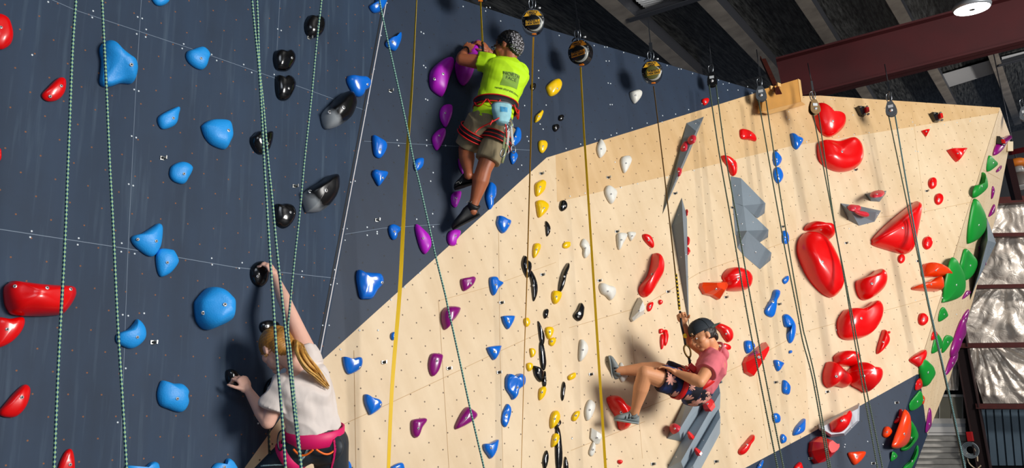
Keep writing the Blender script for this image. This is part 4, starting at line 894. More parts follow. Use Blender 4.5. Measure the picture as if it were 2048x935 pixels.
# silver insulation foil between the rails
def foil_mat():
    m = bpy.data.materials.new('silver_foil'); m.use_nodes = True; nt = m.node_tree; b = nt.nodes['Principled BSDF']; L = nt.links
    b.inputs['Base Color'].default_value = lin((226, 216, 204)); b.inputs['Metallic'].default_value = .3; b.inputs['Roughness'].default_value = .34
    tc = N(nt, 'ShaderNodeTexCoord'); n = N(nt, 'ShaderNodeTexNoise'); n.inputs['Scale'].default_value = 3.5; n.inputs['Detail'].default_value = 7; n.inputs['Distortion'].default_value = 1.2
    L.new(tc.outputs['Object'], n.inputs['Vector']); bp = N(nt, 'ShaderNodeBump'); bp.inputs['Strength'].default_value = .9; bp.inputs['Distance'].default_value = .06
    L.new(n.outputs[0], bp.inputs['Height']); L.new(bp.outputs[0], b.inputs['Normal']); return m
FOIL = foil_mat()
def foil(c, label, conv=None, amp=.10):
    """c: four corner pixels tl, tr, br, bl; crumpled sheet with folds gathering towards the point conv (0..1)"""
    q = [B(x, y) for x, y in c]; nu, nv = 90, 60; vs = []
    for j in range(nv+1):
        for i in range(nu+1):
            u, v = i/nu, j/nv; p = q[0].lerp(q[1], u).lerp(q[3].lerp(q[2], u), v)
            cu, cv = conv or (.5, -1.5)
            a = math.atan2(u-cu, (v-cv))*(3.2 if conv else 7); rr = math.hypot(u-cu, v-cv)
            wv_ = noise.noise(V((u*3, v*3, 9)))*.5; f = noise.noise(V((a*2.0+wv_, rr*.9, c[0][1]*.1)))*1.1+.5*noise.noise(V((a*4.5+wv_*2, rr*2.2, 3)))
            g = abs(noise.noise(V((p.x*1.7, p.z*1.7, 5))))*.9+.3*noise.noise(V((p.x*6, p.z*6, 5)))
            e = min(1, 6*min(v, 1-v)+.15)
            vs.append(p+BK.n*(.12+amp*(f+g)*e))
    fs = [(j*(nu+1)+i, j*(nu+1)+i+1, (j+1)*(nu+1)+i+1, (j+1)*(nu+1)+i) for j in range(nv) for i in range(nu)]
    mb = MB(); mb.add(vs, fs, 0); return tag(mb.build('foil_sheet', FOIL, recalc=False), label, 'foil sheet', 'crinkled silver insulation sheets on the back wall')
foil([(1960, 406), (2120, 394), (2120, 466), (1960, 470)], 'crinkled silver foil sheet, topmost row on the back wall')
foil([(1900, 474), (2120, 470), (2120, 568), (1900, 574)], 'crinkled silver foil sheet, second row from the top', (.55, -.4))
foil([(1860, 577), (2120, 572), (2120, 686), (1860, 690)], 'crinkled silver foil sheet, third row with folds fanning out', (.62, -.25))
foil([(1934, 694), (2120, 688), (2120, 806), (1968, 806)], 'crinkled silver foil sheet, lowest row above the corrugated cladding', (.15, -.3), .14)
foil([(1880, 694), (1921, 692), (1918, 780), (1880, 780)], 'narrow silver foil strip left of the dark column')
RR = mat('rail_dark_red', (74, 24, 20), .6, noise_amt=.2)
def rail(p1, p2, label, hh=.06, m=RR):
    a, b = B(*p1, .32), B(*p2, .32); mb = MB(); mb.box((a+b)/2, (b-a)/2, Z*hh, BK.n*.05, 0); mb.box((a+b)/2-Z*hh, (b-a)/2, Z*.01, BK.n*.09, 0)
    return tag(mb.build('cross_rail', m), label, 'wall rail', 'dark horizontal rails across the foil')
rail((1930, 405), (2120, 394), 'dark red rail along the top of the foil', .07)
rail((1880, 471), (2120, 468), 'dark rail between first and second foil rows', .04)
rail((1850, 575), (2120, 570), 'dark rail between second and third foil rows', .04)
rail((1850, 691), (2120, 688), 'dark rail between third and lowest foil rows', .05)
rail((1952, 811), (2120, 812), 'rust-red rail above the dark corrugated cladding', .05)
# dark steel column
mb = MB(); a, b = B(1944, 800, .25), B(1944, 800, .25); b.z = 0; a = V((b.x, b.y, 4.4)); mb.box((a+b)/2, bu*.13, BK.n*.012, (b-a)/2, 0); mb.box((a+b)/2-bu*.12, bu*.012, BK.n*.14, (b-a)/2, 0); mb.box((a+b)/2+bu*.12, bu*.012, BK.n*.14, (b-a)/2, 0)
tag(mb.build('steel_column', mat('column_dark', (38, 14, 14), .6)), 'dark red-brown steel column below the foil', 'steel column')
# corrugated cladding
CL = mat('cladding_blue_grey', (78, 96, 110), .5, .2, noise_amt=.15, noise_scale=2)
mb = MB(); x0, x1 = 1956, 2120; n = 10
for i in range(n):
    xa, xb = x0+(x1-x0)*i/n, x0+(x1-x0)*(i+1)/n; pts = []
    for x, o in ((xa, .1), (xa+.78*(xb-xa), .1), (xa+.84*(xb-xa), .03), (xa+.94*(xb-xa), .03), (xb, .1)): pts.append((B(x, 818, o), B(x+10, 930, o)))
    for (a, b), (c, d) in zip(pts, pts[1:]): mb.add([a, c, d, b], [(0, 1, 2, 3)], 0, smooth=False)
tag(mb.build('cladding_sheet', CL, recalc=False), 'dark blue-grey corrugated cladding below the lowest foil', 'cladding')
# roller shutter
root = thing('roller_shutter', B(1880, 900), 'half-raised grey roller shutter left of the dark column', 'roller shutter')
SL = mat('shutter_slat', (208, 205, 198), .5, .2, noise_amt=.1); SLW = mat('shutter_white', (226, 224, 220), .5); GL = mat('shutter_window', (140, 136, 120), .3, noise_amt=.2, noise_scale=1)
mb = MB(); mb.prism([B(x, y, .06) for x, y in ((1850, 792), (1926, 792), (1928, 836), (1850, 836))], BK.n*-.05); mb.build('window_panel', GL, root)
for x in (1852, 1878, 1903, 1924):
    mb = MB(); mb.prism([B(x, 792, .09), B(x+1.4, 792, .09), B(x+1.4, 836, .09), B(x, 836, .09)], BK.n*-.04); mb.build('glazing_bar', SL, root)
for y0, y1, m in ((788, 793, SL), (836, 846, SL), (846, 853, mat('shutter_pale', (176, 180, 184), .5)), (853, 864, SLW), (865, 870, SLW)):
    mb = MB(); mb.prism([B(x, y, .12) for x, y in ((1840, y0), (1930, y0), (1931, y1), (1840, y1))], BK.n*-.08); mb.build('shutter_rail', m, root)
for k in range(12):
    y0 = 870.5+k*11.5; a, b = B(1830, y0, .03), B(1932, y0, .03); c, d = B(1932, y0+10.8, .10), B(1830, y0+10.8, .10)
    mb = MB(); mb.prism([a, b, c, d], BK.n*-.03); mb.build('slat', SL, root)
# coiled cable on the shutter frame
cc_ = B(1941, 899, .35); root = thing('coiled_cable', cc_, 'coiled pale cable hanging by the dark column', 'cable coil')
mb = MB()
for k in range(4):
    r = .09+.025*k; mb.tube([cc_+bu*r*math.cos(t)+Z*r*math.sin(t)+BK.n*.02*k for t in [i*math.pi/12 for i in range(24)]], .012, 6, closed=True)
mb.build('coil', mat('cable_grey', (120, 130, 136), .5), root)
mb = MB(); mb.tube(catmull([B(1946, 893, .36), B(1953, 905, .36), B(1955, 922, .36)], 6, False), .016, 6); mb.tube(catmull([B(1933, 905, .36), B(1938, 925, .36), B(1952, 936, .36), B(1962, 930, .36)], 6, False), .014, 6); mb.build('loose_end', mat('cable_cream', (196, 178, 150), .5), root)
# red box under shutter end
mb = MB(); mb.box(B(1940, 872, .42), bu*.06, BK.n*.05, Z*.1, 0, .01); tag(mb.build('alarm_box', mat('alarm_red', (170, 16, 20), .4)), 'small red box on the dark column beside the shutter', 'wall box')
# industrial lamp and red pipe at the right edge
lz = 12.0
root = thing('bay_light', P(2042, 345, lz), 'grey bell-shaped light with orange top at the right edge', 'hanging light')
o3 = P(2044, 374, lz); mb = MB()
mb.lathe(o3, Z, [(0, .17), (.02, .175), (.12, .165), (.19, .12), (.23, .07)], 28); mb.build('reflector', mat('reflector_grey', (118, 110, 104), .45, .2), root)
mb = MB(); mb.lathe(o3, -Z, [(0, .16), (.004, .15)], 28); mb.build('lens', mat('lens_white', (228, 226, 222), .4), root)
mb = MB(); mb.lathe(o3+Z*.23, Z, [(0, .07), (.09, .07), (.1, .05)], 20); mb.build('neck', mat('neck_grey', (150, 148, 144), .4), root)
mb = MB(); mb.lathe(o3+Z*.33, Z, [(0, .10), (.02, .14), (.09, .13), (.12, .08)], 20); mb.build('orange_cap', mat('cap_orange', (222, 120, 30), .5), root)
mb = MB(); mb.tube([o3+Z*.44, o3+Z*2.4], .008, 6); mb.build('drop_rod', STD, root)
a, b = P(2020, 305, 10.6), P(2110, 286, 10.0); mb = MB(); mb.box((a+b)/2, (b-a)/2, Z*.035, cdir(0, 0, 1)*.035)
tag(mb.build('red_rail', mat('pink_red_paint', (150, 40, 44), .5)), 'pale red steel rail behind the wall at the right edge', 'steel rail')
a, b = P(2014, 318, 10.9), P(2034, 400, 11.4); mb = MB(); mb.box((a+b)/2, (b-a)/2, cdir(1, 0, 0)*.05, cdir(0, 0, 1)*.05)
tag(mb.build('leaning_strut', mat('strut_maroon', (44, 14, 16), .6)), 'dark maroon strut leaning behind the right edge of the wall', 'steel strut')
# timber stub poking out behind the arete
root = thing('timber_stub', P(2018, 295, 9.95), 'pale timber end poking out beside the top purple hold', 'timber block')
mb = MB(); mb.box(P(2016, 293, 9.95), cdir(1, 0, 0)*.035, cdir(0, 1, 0)*.06, cdir(0, 0, 1)*.05, 0, .004); mb.build('end_grain', mat('stub_pale', (222, 206, 172), .6), root)
# ---------------------------------------------------------------- ropes, straps, pulleys, belay housings
ROPE = braid_mat('rope_green_navy', (92, 150, 156), (14, 30, 60), (172, 196, 124), .034, 2)
ROPE_D = braid_mat('rope_dark_green', (42, 62, 60), (12, 18, 22), (150, 170, 130), .03, 2)
ROPE_T = braid_mat('rope_teal', (70, 120, 124), (22, 40, 52), (150, 190, 180), .03, 2)
ROPE_B = braid_mat('rope_black_olive', (26, 28, 26), (10, 12, 12), (140, 128, 70), .05, 1)
def rope(pts, label, r=.0065, m=ROPE, group='ropes hanging in front of the wall', sub=8, name='climbing_rope', cat='rope'):
    """pts: (x, y, depth)"""
    q = catmull([P(x, y, z) for x, y, z in pts], sub, False); mb = MB(); mb.tube(q, r, 8)
    return tag(mb.build(name, m), label, cat, group)
def wdep(x, y): return -(M3.inverted() @ (W(x, y)-EYE)).z
def ropeline(pts, z0, z1, *a, **k):
    y0, y1 = pts[0][1], pts[-1][1]
    for _ in range(60):                                # keep the whole rope a hand's breadth clear of the wall
        bad = [(y-y0)/(y1-y0) for x, y in pts if 0 < y and z0+(z1-z0)*(y-y0)/(y1-y0) > wdep(x, y)-.3]
        if not bad: break
        z1 -= .08
        if max(bad) < .4: z0 -= .04
    return rope([(x, y, z0+(z1-z0)*(y-y0)/(y1-y0)) for x, y in pts], *a, **k)
ropeline([(153, -40), (152, 0), (145, 100), (137, 300), (129, 500), (118, 700), (108, 935), (103, 1040)], 3.35, 2.9, 'leftmost green-and-navy braided rope, crossing the wide red slab', r=.0062)
ropeline([(202, -40), (204, 0), (213, 180), (219, 320), (226, 450), (235, 640), (245, 800), (253, 935), (258, 1040)], 3.45, 3.0, 'second braided rope from the left, touching the tall blue hold', r=.0062)
ropeline([(502, -40), (504, 0), (510, 63), (517, 130), (522, 205), (528, 320), (532, 385), (540, 512), (547, 615), (554, 718), (563, 820), (571, 935), (576, 1010)], 3.75, 3.1, 'left strand of the braided rope pair in front of the woman', r=.0062)
ropeline([(513, -40), (514, 0), (516, 51), (519, 137), (526, 205), (536, 320), (544, 396), (553, 492), (566, 615), (577, 718), (590, 837), (602, 935), (608, 1010)], 3.82, 3.2, 'right strand of the braided rope pair in front of the woman', r=.0062)
ropeline([(646, -40), (643, 0), (633, 89), (623, 192), (609, 320), (599, 430), (589, 519), (579, 620), (576, 660), (581, 700), (587, 775), (596, 860), (606, 960)], 4.2, 3.6, 'braided rope slanting down to the woman\'s harness from the top', r=.0055)
ropeline([(758, -20), (760, 7), (774, 75), (791, 150), (813, 250), (827, 320), (839, 368), (860, 461), (873, 519), (890, 587), (896, 615), (918, 714), (942, 824), (968, 935), (985, 1010)], 4.6, 4.3, 'thin braided rope slanting from top centre to the bottom of the birch', r=.0052, m=braid_mat('rope_thin', (120, 176, 168), (20, 40, 62), (150, 190, 150), .03, 2))
def strap(pts, wd, label, m, tw=None, parent=None, name='webbing_strap'):
    """flat webbing: pts (x, y, depth), width wd metres, tw: turn angle along its length"""
    for _ in range(60):
        y0, y1 = pts[0][1], pts[-1][1]
        if all(z < wdep(x, y)-.2 for x, y, z in pts if y > 0): break
        pts = [(x, y, z-.05*(y-y0)/(y1-y0)) for x, y, z in pts]
    q = catmull([P(x, y, z) for x, y, z in pts], 6, False); n = len(q); vs = []; R = M3 @ V((1, 0, 0)); Bk = M3 @ V((0, 0, 1))
    for i, p in enumerate(q):
        a = tw[0]+(tw[1]-tw[0])*i/(n-1) if tw else 0; e = R*math.cos(a)+Bk*math.sin(a); t = -R*math.sin(a)+Bk*math.cos(a)
        vs += [p-e*wd/2-t*.0009, p+e*wd/2-t*.0009, p+e*wd/2+t*.0009, p-e*wd/2+t*.0009]
    fs = [(i*4+k, i*4+(k+1) % 4, i*4+4+(k+1) % 4, i*4+4+k) for i in range(n-1) for k in range(4)]+[(0, 1, 2, 3), (4*n-1, 4*n-2, 4*n-3, 4*n-4)]
    mb = MB(); mb.add(vs, fs, 0, smooth=False)
    if parent: return mb.build('webbing', m, parent)
    return tag(mb.build(name, m), label, 'webbing strap', 'belay straps hanging down the wall')
YEL = mat('webbing_yellow', (236, 192, 12), .6); MUS = mat('webbing_mustard', (196, 146, 34), .6); OLV = mat('webbing_olive', (120, 92, 40), .6)
strap([(834, -20, 5.1), (824, 171, 5.05), (813, 320, 5.0), (806, 460, 4.95), (799, 590, 4.9), (784, 776, 4.8), (776, 960, 4.7)], .024, 'long yellow strap crossing the navy field left of the green-shirt climber', YEL, (1.25, -.9))
SB = mat('housing_black', (16, 17, 20), .25, coat=.4); SY = mat('label_yellow', (232, 172, 18), .45); SG = mat('housing_grey', (176, 178, 172), .4, .2)
SO = mat('nozzle_orange', (240, 130, 16), .4); LT = mat('lettering_black', (14, 12, 10), .5); OLG = mat('housing_olive', (86, 84, 30), .5)
def carab(mb, c, ex, ey, w_=.022, h_=.05, r=.0045, n=20, mi=0):
    ps = [c+ex*w_*math.cos(t)*(1+.15*math.sin(t))+ey*h_*math.sin(t) for t in [2*math.pi*i/n for i in range(n)]]
    mb.tube(ps, r, 6, mi, closed=True)
R0 = M3 @ V((1, 0, 0))
def belay_unit(cx, cy, z, wpx, label, lit=1, yaw=0.0, plate=(0, 0)):
    ctr = P(cx, cy, z); k = wpx*z/F/2                       # half width in metres
    nz = (EYE-ctr); nz.z *= .35; nz = (Matrix.Rotation(yaw, 3, 'Z') @ nz).normalized()
    ex = Z.cross(nz).normalized(); ey = nz.cross(ex); root = thing('auto_belay', ctr, label, 'auto belay', 'auto belay housings below the roof')
    A = lambda a, b, c: ctr+ex*a*k+ey*b*k+nz*c*k
    mb = MB()
    out = []
    for i in range(40):
        t = 2*math.pi*i/40; out.append(A(1.0*math.cos(t), 1.12*math.sin(t)-.02 if math.sin(t) < 0 else 1.02*math.sin(t), -.55))
    mb.prism(out, nz*k*.85, 0, smooth=False)
    mb.lathe(A(0, 0, .28), nz, [(0, k*.98), (k*.06, k*.93)], 36)
    mb.build('housing', SB, root)
    mb = MB(); mb.lathe(A(.12, -.3, .25), nz, [(0, k*.72), (k*.2, k*.72), (k*.24, k*.66)], 32); mb.build('drum', SG, root)
    mb = MB(); mb.lathe(A(.02, -.24, .45), nz, [(0, k*.66), (k*.1, k*.66), (k*.13, k*.6)], 32); mb.build('drum_cover', SB if lit < 2 else OLG, root)
    for j in range(10):
        t = 2*math.pi*j/10+.2; mb = MB(); mb.lathe(A(.9*math.cos(t), .96*math.sin(t), .3), nz, [(0, k*.035), (k*.06, k*.03)], 8); mb.build('screw', MATS['steel_bright'], root)
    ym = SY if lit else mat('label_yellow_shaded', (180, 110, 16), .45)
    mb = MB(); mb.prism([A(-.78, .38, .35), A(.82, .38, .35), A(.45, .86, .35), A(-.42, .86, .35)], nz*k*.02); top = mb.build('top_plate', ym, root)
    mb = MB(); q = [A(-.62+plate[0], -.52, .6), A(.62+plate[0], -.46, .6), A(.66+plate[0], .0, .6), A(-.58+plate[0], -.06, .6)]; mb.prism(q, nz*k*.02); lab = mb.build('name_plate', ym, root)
    e1 = (q[1]-q[0]).normalized()
    for s_, a, b, c, sz in (('DIRECT', .0, .70, .39, .27), ('DRIVE', 0, .50, .39, .24)): text_mesh(s_, 'lettering', A(a, b, c), ex, ey, sz*k, LT, top, .0004, bold=.006*k)
    for s_, b, sz in (('PERFECT', -.13, .27), ('DESCENT', -.36, .27)): text_mesh(s_, 'lettering', A(.02+plate[0], b, .64), e1, ey, sz*k, LT, lab, .0004, bold=.008*k)
    mb = MB(); mb.box(A(0, -1.12, .1), ex*k*.16, ey*k*.1, nz*k*.12, 0, .003); mb.box(A(.12, -1.2, .12), ex*k*.12, ey*k*.05, nz*k*.1, 0, .002); mb.build('strap_nozzle', SO, root)
    mb = MB(); mb.tube([A(.55*math.cos(t)-.1, 1.15+.3*math.sin(t), -.2) for t in [math.pi*i/10 for i in range(11)]], k*.06, 6); mb.build('carry_handle', SB, root)
    mb = MB(); carab(mb, A(-.12, 1.6, 0), ex, ey, k*.16, k*.42, k*.05); carab(mb, A(.18, 1.55, .1), (ex+nz*.6).normalized(), ey, k*.15, k*.4, k*.05); mb.build('carabiner', MATS['steel'], root)
    mb = MB(); mb.lathe(A(.5, 1.15, .1), ex, [(0, k*.1), (k*.25, k*.08)], 10); mb.build('swivel', MATS['steel_bright'], root)
    mb = MB(); mb.box(A(.1, 2.4, -.05), ex*k*.16, ey*k*.5, nz*k*.05, 0); mb.box(A(.1, 2.4+1.6, -.1), ex*k*.05, ey*k*1.2, nz*k*.03, 0); mb.build('hanger_bracket', mat('bracket_slate', (26, 30, 36), .5, .3), root)
    return root, A
b0, A0 = belay_unit(959, -24, 6.0, 46, 'belay housing cut off by the top edge above the green-shirt climber')
b1, A1 = belay_unit(1066, 43, 6.2, 45, 'black and yellow auto belay housing, first fully visible from the left', plate=(-.05, 0))
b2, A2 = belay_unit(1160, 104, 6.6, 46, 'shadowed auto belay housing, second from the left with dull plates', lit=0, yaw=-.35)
b3, A3 = belay_unit(1304, 143, 6.95, 41, 'auto belay housing with olive centre, furthest right', lit=2, plate=(.15, 0))
strap([(1067, 74, 6.2), (1065, 130, 6.15), (1061, 300, 6.05), (1054, 553, 5.9), (1049, 700, 5.85), (1042, 960, 5.75)], .013, '', MUS, (.3, 1.45), b1)
strap([(1161, 134, 6.6), (1168, 267, 6.55), (1171, 310, 6.5), (1191, 620, 6.35), (1211, 935, 6.2), (1214, 980, 6.2)], .02, '', YEL, (1.0, .2), b2)
strap([(1307, 172, 6.95), (1324, 310, 6.72), (1334, 396, 6.56), (1353, 567, 6.2), (1357, 612, 6.05)], .012, '', OLV, (1.0, .7), b3)
strap([(961, 4, 6.0), (963, 50, 5.9), (965, 88, 5.82)], .016, '', YEL, (.9, .6), b0)
rope([(1352, 548, 6.22), (1355, 580, 6.14), (1359, 618, 6.02)], 'yellow and black coiled lanyard end above the swinging man\'s hand', r=.010, m=braid_mat('rope_yb', (232, 190, 20), (20, 18, 14), (20, 18, 14), .07, 1), name='lanyard', cat='lanyard', group=None)
def pulley(cx, cy, z, label, hpx=38, col=None, yaw=0):
    ctr = P(cx, cy, z); k = hpx*z/F/2; nz = (EYE-ctr); nz.z = 0; nz = (Matrix.Rotation(yaw, 3, 'Z') @ nz.normalized()); ex = Z.cross(nz).normalized(); ey = Z
    root = thing('rope_pulley', ctr, label, 'pulley', 'rope pulleys hanging below the roof'); A = lambda a, b, c: ctr+ex*a*k+ey*b*k+nz*c*k
    m = col or mat('pulley_grey', (104, 110, 116), .4, .5)
    for s_ in (-.26, .26):
        out = [A(.58*math.cos(t), .58*math.sin(t)-.3, s_) for t in [math.pi+math.pi*i/14 for i in range(15)]]+[A(.5, .2, s_), A(.24, .85, s_), A(-.24, .85, s_), A(-.5, .2, s_)]
        mb = MB(); mb.prism(out, nz*k*.07); mb.build('side_plate', m, root)
    mb = MB(); mb.lathe(A(0, -.25, -.2), nz, [(0, k*.45), (k*.12, k*.3), (k*.28, k*.3), (k*.4, k*.45)], 24); mb.build('wheel', MATS['steel_dark'], root)
    mb = MB(); mb.lathe(A(0, -.25, -.35), nz, [(0, k*.17), (k*.75, k*.17)], 14); mb.build('axle', MATS['steel_bright'], root)
    mb = MB(); mb.box(A(0, .22, .36), ex*k*.26, ey*k*.16, nz*k*.015, 0); mb.build('data_plate', mat('plate_silver', (206, 210, 212), .4, .2), root)
    mb = MB(); carab(mb, A(-.08, 1.35, 0), ex, ey, k*.2, k*.55, k*.055); carab(mb, A(.14, 1.5, .05), (ex+nz*.8).normalized(), ey, k*.18, k*.55, k*.055); mb.build('carabiner', MATS['steel'], root)
    mb = MB(); mb.box(A(.15, 2.6, 0), ex*k*.12, ey*k*.6, nz*k*.05, 0); mb.tube([A(.15, 3.1, 0), A(.15, 5.5, -.2)], k*.05, 6); mb.build('hanger_bracket', mat('bracket_slate', (26, 30, 36), .5, .3), root)
    return root
def pair(l, r, z0, z1, lab, m=ROPE_D, rr=.0062):
    ropeline(l, z0, z1, 'left strand of the rope pair '+lab, r=rr, m=m, sub=4); ropeline(r, z0, z1, 'right strand of the rope pair '+lab, r=rr, m=m, sub=4)
pulley(1424, 160, 7.6, 'dark rope pulley left of the timber box on navy', 34, mat('pulley_black', (24, 25, 28), .3, .4))
pair([(1418, 170), (1439, 310), (1462, 440), (1493, 620), (1520, 760), (1555, 935), (1565, 985)], [(1432, 170), (1451, 310), (1474, 440), (1500, 590), (1532, 760), (1567, 935), (1577, 985)], 7.6, 7.0, 'left of the grey stacked volumes')
pulley(1522, 188, 7.9, 'grey rope pulley in front of the timber box', 36)
pair([(1517, 200), (1561, 450), (1594, 620), (1605, 680), (1626, 760), (1657, 935), (1666, 985)], [(1532, 200), (1570, 450), (1603, 640), (1612, 680), (1631, 760), (1661, 935), (1671, 985)], 7.9, 7.3, 'crossing the blue diamond holds')
pulley(1628, 215, 8.0, 'brass-coloured rope pulley by the red swan-shaped macro', 36, mat('pulley_brass', (140, 112, 74), .35, .6), .5)
pair([(1626, 226), (1669, 450), (1691, 570), (1709, 680), (1723, 760), (1755, 935), (1764, 985)], [(1637, 226), (1668, 440), (1692, 565), (1714, 680), (1729, 760), (1765, 935), (1774, 985)], 8.0, 7.4, 'crossing the red kidney-shaped macro')
pulley(1782, 218, 8.3, 'grey rope pulley near the top right corner of birch', 36)
ropeline([(1777, 230), (1819, 430), (1850, 580), (1863, 640), (1896, 785), (1927, 935), (1937, 985)], 8.3, 7.6, 'thin rope running from the last pulley past the arete, left strand', r=.0062, m=ROPE_D, sub=4)
ropeline([(1790, 230), (1824, 430), (1852, 580), (1865, 640), (1898, 785), (1930, 935), (1940, 985)], 8.32, 7.5, 'teal rope running from the last pulley past the arete, right strand', r=.0075, m=ROPE_T, sub=4)
pulley(2050, 228, 9.2, 'pulley cut by the right edge beyond the arete', 34)
# anchor brackets with red carabiners
def bracket(x, y, fc, label, s_=1.0):
    pl = FAC[fc]; p = pl.hit(x, y); u = pl.n.cross(Z).normalized()
    if u.dot(R0) < 0: u = -u
    root = thing('anchor_bracket', p, label, 'anchor bracket', 'black anchor brackets with red screwgates'); k = .05*s_
    mb = MB(); mb.prism([p-u*k*1.1+Z*k, p+u*k*.6+Z*k, p+u*k*.6-Z*k, p-u*k*.5-Z*k*1.0], pl.n*.05); mb.build('black_block', SB, root)
    mb = MB(); mb.box(p+u*k*.7+pl.n*.066, u*k*.35, Z*k*.55, pl.n*.02, 0, .006); mb.build('red_gate', mat('gate_red', (210, 20, 16), .3), root)
    for a, b in ((-.7, .6), (.9, .8), (1.0, -.9), (.1, -1)):
        mb = MB(); mb.lathe(p+u*k*a+Z*k*b+pl.n*.052, pl.n, [(0, k*.25), (.02, k*.2)], 10); mb.build('stud', MATS['steel'], root)
bracket(1720, 225, 'D', 'black anchor bracket with red gate right of the brass pulley')
bracket(1867, 237, 'D', 'black anchor bracket with red gate right of the last grey pulley')
bracket(1993, 281, 'E', 'black anchor bracket on the side facet beside the top purple hold', .9)
# ---------------------------------------------------------------- people
AW = -(M3 @ V((0, 0, 1))); AW.z = 0; AW.normalize(); RT = Z.cross(-AW).normalized()*1.0
if RT.dot(R0) < 0: RT = -RT
def nrm(v): return V(v).normalized()
def torso(mb, Hc, Nc, wh, ws, fwd, W_, D_, T_=(-.12, 0, .22, .42, .62, .8, .92, 1.0, 1.06), grow=0, mi=0, bulge=0):
    ax = Nc-Hc; L_ = ax.length; a = ax.normalized(); rings = []
    for t, w_, d_ in zip(T_, W_, D_):
        e = nrm(wh.lerp(ws, max(0, min(1, t)))); e = nrm(e-a*e.dot(a)*.5); f = nrm(a.cross(e))
        if f.dot(fwd) < 0: f = -f
        rings.append((Hc+ax*t-f*bulge*math.sin(math.pi*max(0, min(1, t))), e*(w_+grow), f*(d_+grow)))
    mb.loft(rings, 30, mi, 2.25)
def head(mb, c, f, up, s=1.0):
    f = nrm(f); up = nrm(up-f*up.dot(f)); sd = f.cross(up); E = lambda o, a, b, d: mb.ell(c+f*o[0]*s+sd*o[1]*s+up*o[2]*s, f*a*s, sd*b*s, up*d*s, 18, 12)
    E((-.012, 0, .025), .098, .077, .092); E((.03, 0, -.04), .062, .058, .066); E((.022, 0, -.062), .05, .05, .04)
    E((.07, 0, -.092), .020, .022, .018); E((.082, 0, .022), .012, .052, .010); E((.045, .04, -.02), .035, .028, .03); E((.045, -.04, -.02), .035, .028, .03)
    mb.limb([(c+f*.088*s+up*.012*s, .008*s), (c+f*.108*s-up*.018*s, .010*s), (c+f*.112*s-up*.028*s, .0125*s)], 10)
    E((.100, .011, -.030), .010, .008, .007); E((.100, -.011, -.030), .010, .008, .007)
    E((.093, 0, -.052), .010, .023, .006); E((.090, 0, -.061), .011, .020, .006)
    for q in (-1, 1): E((-.008, q*.078, -.004), .017, .007, .030); E((-.002, q*.076, -.022), .010, .008, .012)
    return f, up, sd
def face_parts(root, c, f, up, sd, s, brow, glasses=None):
    for q in (-1, 1):
        o = c+f*.083*s+sd*q*.031*s+up*.004*s; mb = MB(); mb.ell(o-f*.003*s, f*.009*s, sd*.012*s, up*.0072*s, 14, 10); e = mb.build('eye', mat('eye_white', (228, 224, 218), .3), root)
        mb = MB(); mb.lathe(o+f*.005*s, f, [(0, .0072*s), (.0018*s, .005*s)], 12); mb.build('iris', mat('iris_brown', (52, 32, 20), .2), e)
        mb = MB(); mb.tube([c+f*.094*s+sd*q*(.014+.012*k)*s+up*(.022+.004*math.sin(k*1.2))*s-f*.002*k*k*s for k in range(4)], .0032*s, 6); mb.build('eyebrow', brow, root)
    if glasses:
        g = None; fr = thing_part = None
        mb = MB()
        for q in (-1, 1):
            o = c+f*.105*s+sd*q*.032*s+up*.0*s
            mb.tube([o+sd*.024*s*math.cos(t)+up*.018*s*math.sin(t) for t in [2*math.pi*i/16 for i in range(16)]], .0025, 6, closed=True)
            mb.tube([o+sd*q*.024*s+up*.004, c+sd*q*.082*s+f*.01*s+up*.004, c+sd*q*.082*s-f*.02*s-up*.01], .0025, 6)
        mb.tube([c+f*.108*s+sd*.008*s, c+f*.108*s-sd*.008*s], .0025, 6)
        mb.build('glasses', glasses, root)
def hand(mb, wr, kn, pn, s=1.0, curl=(.5, .6, .5), thumb=1, spread=.05, thumbcurl=.5):
    """wr wrist, kn middle knuckle, pn the way the palm faces; thumb: which side"""
    f = nrm(kn-wr); pn = nrm(V(pn)-f*V(pn).dot(f)); sd = f.cross(pn)*thumb; L_ = .088*s
    mb.limb([(wr, .024*s), (wr+f*.02*s, .025*s)], 12)
    mb.ell(wr+f*.050*s, f*.046*s, sd*.040*s, pn*.016*s, 18, 12); mb.ell(wr+f*.070*s, f*.026*s, sd*.040*s, pn*.013*s, 18, 12)
    mb.ell(wr+f*.030*s+sd*.024*s+pn*.006*s, f*.030*s, sd*.018*s, pn*.016*s, 14, 10)
    for k, (o, l) in enumerate(((.030, .88), (.010, 1.0), (-.010, .94), (-.029, .76))):
        p = wr+f*(L_-(.004 if k in (0, 2) else 0)-(.010 if k == 3 else 0))*1.0*1+sd*o*s; p = wr+(p-wr)
        d = nrm(f+sd*spread*(1.5-k)); pts = [(p-d*.012*s, .0092*s)]; ax = sd
        for seg, c_ in zip((.044, .027, .021), curl):
            q = Matrix.Rotation(c_*(1 if d.cross(pn).dot(ax) > 0 else -1), 3, ax); d = nrm(q @ d); p = p+d*seg*l*s; pts.append((p, (.0088, .0080, .0068)[len(pts)-1]*s))
        mb.limb(pts, 10)
    p = wr+f*.022*s+sd*.030*s; d = nrm(f*.7+sd*.75+pn*.25); pts = [(p, .012*s)]
    for seg in (.036, .028, .022):
        p = p+d*seg*s; pts.append((p, (.0105, .0095, .0075)[len(pts)-1]*s)); d = nrm(d-sd*.35*thumbcurl+pn*.45*thumbcurl+f*.1)
    mb.limb(pts, 10)
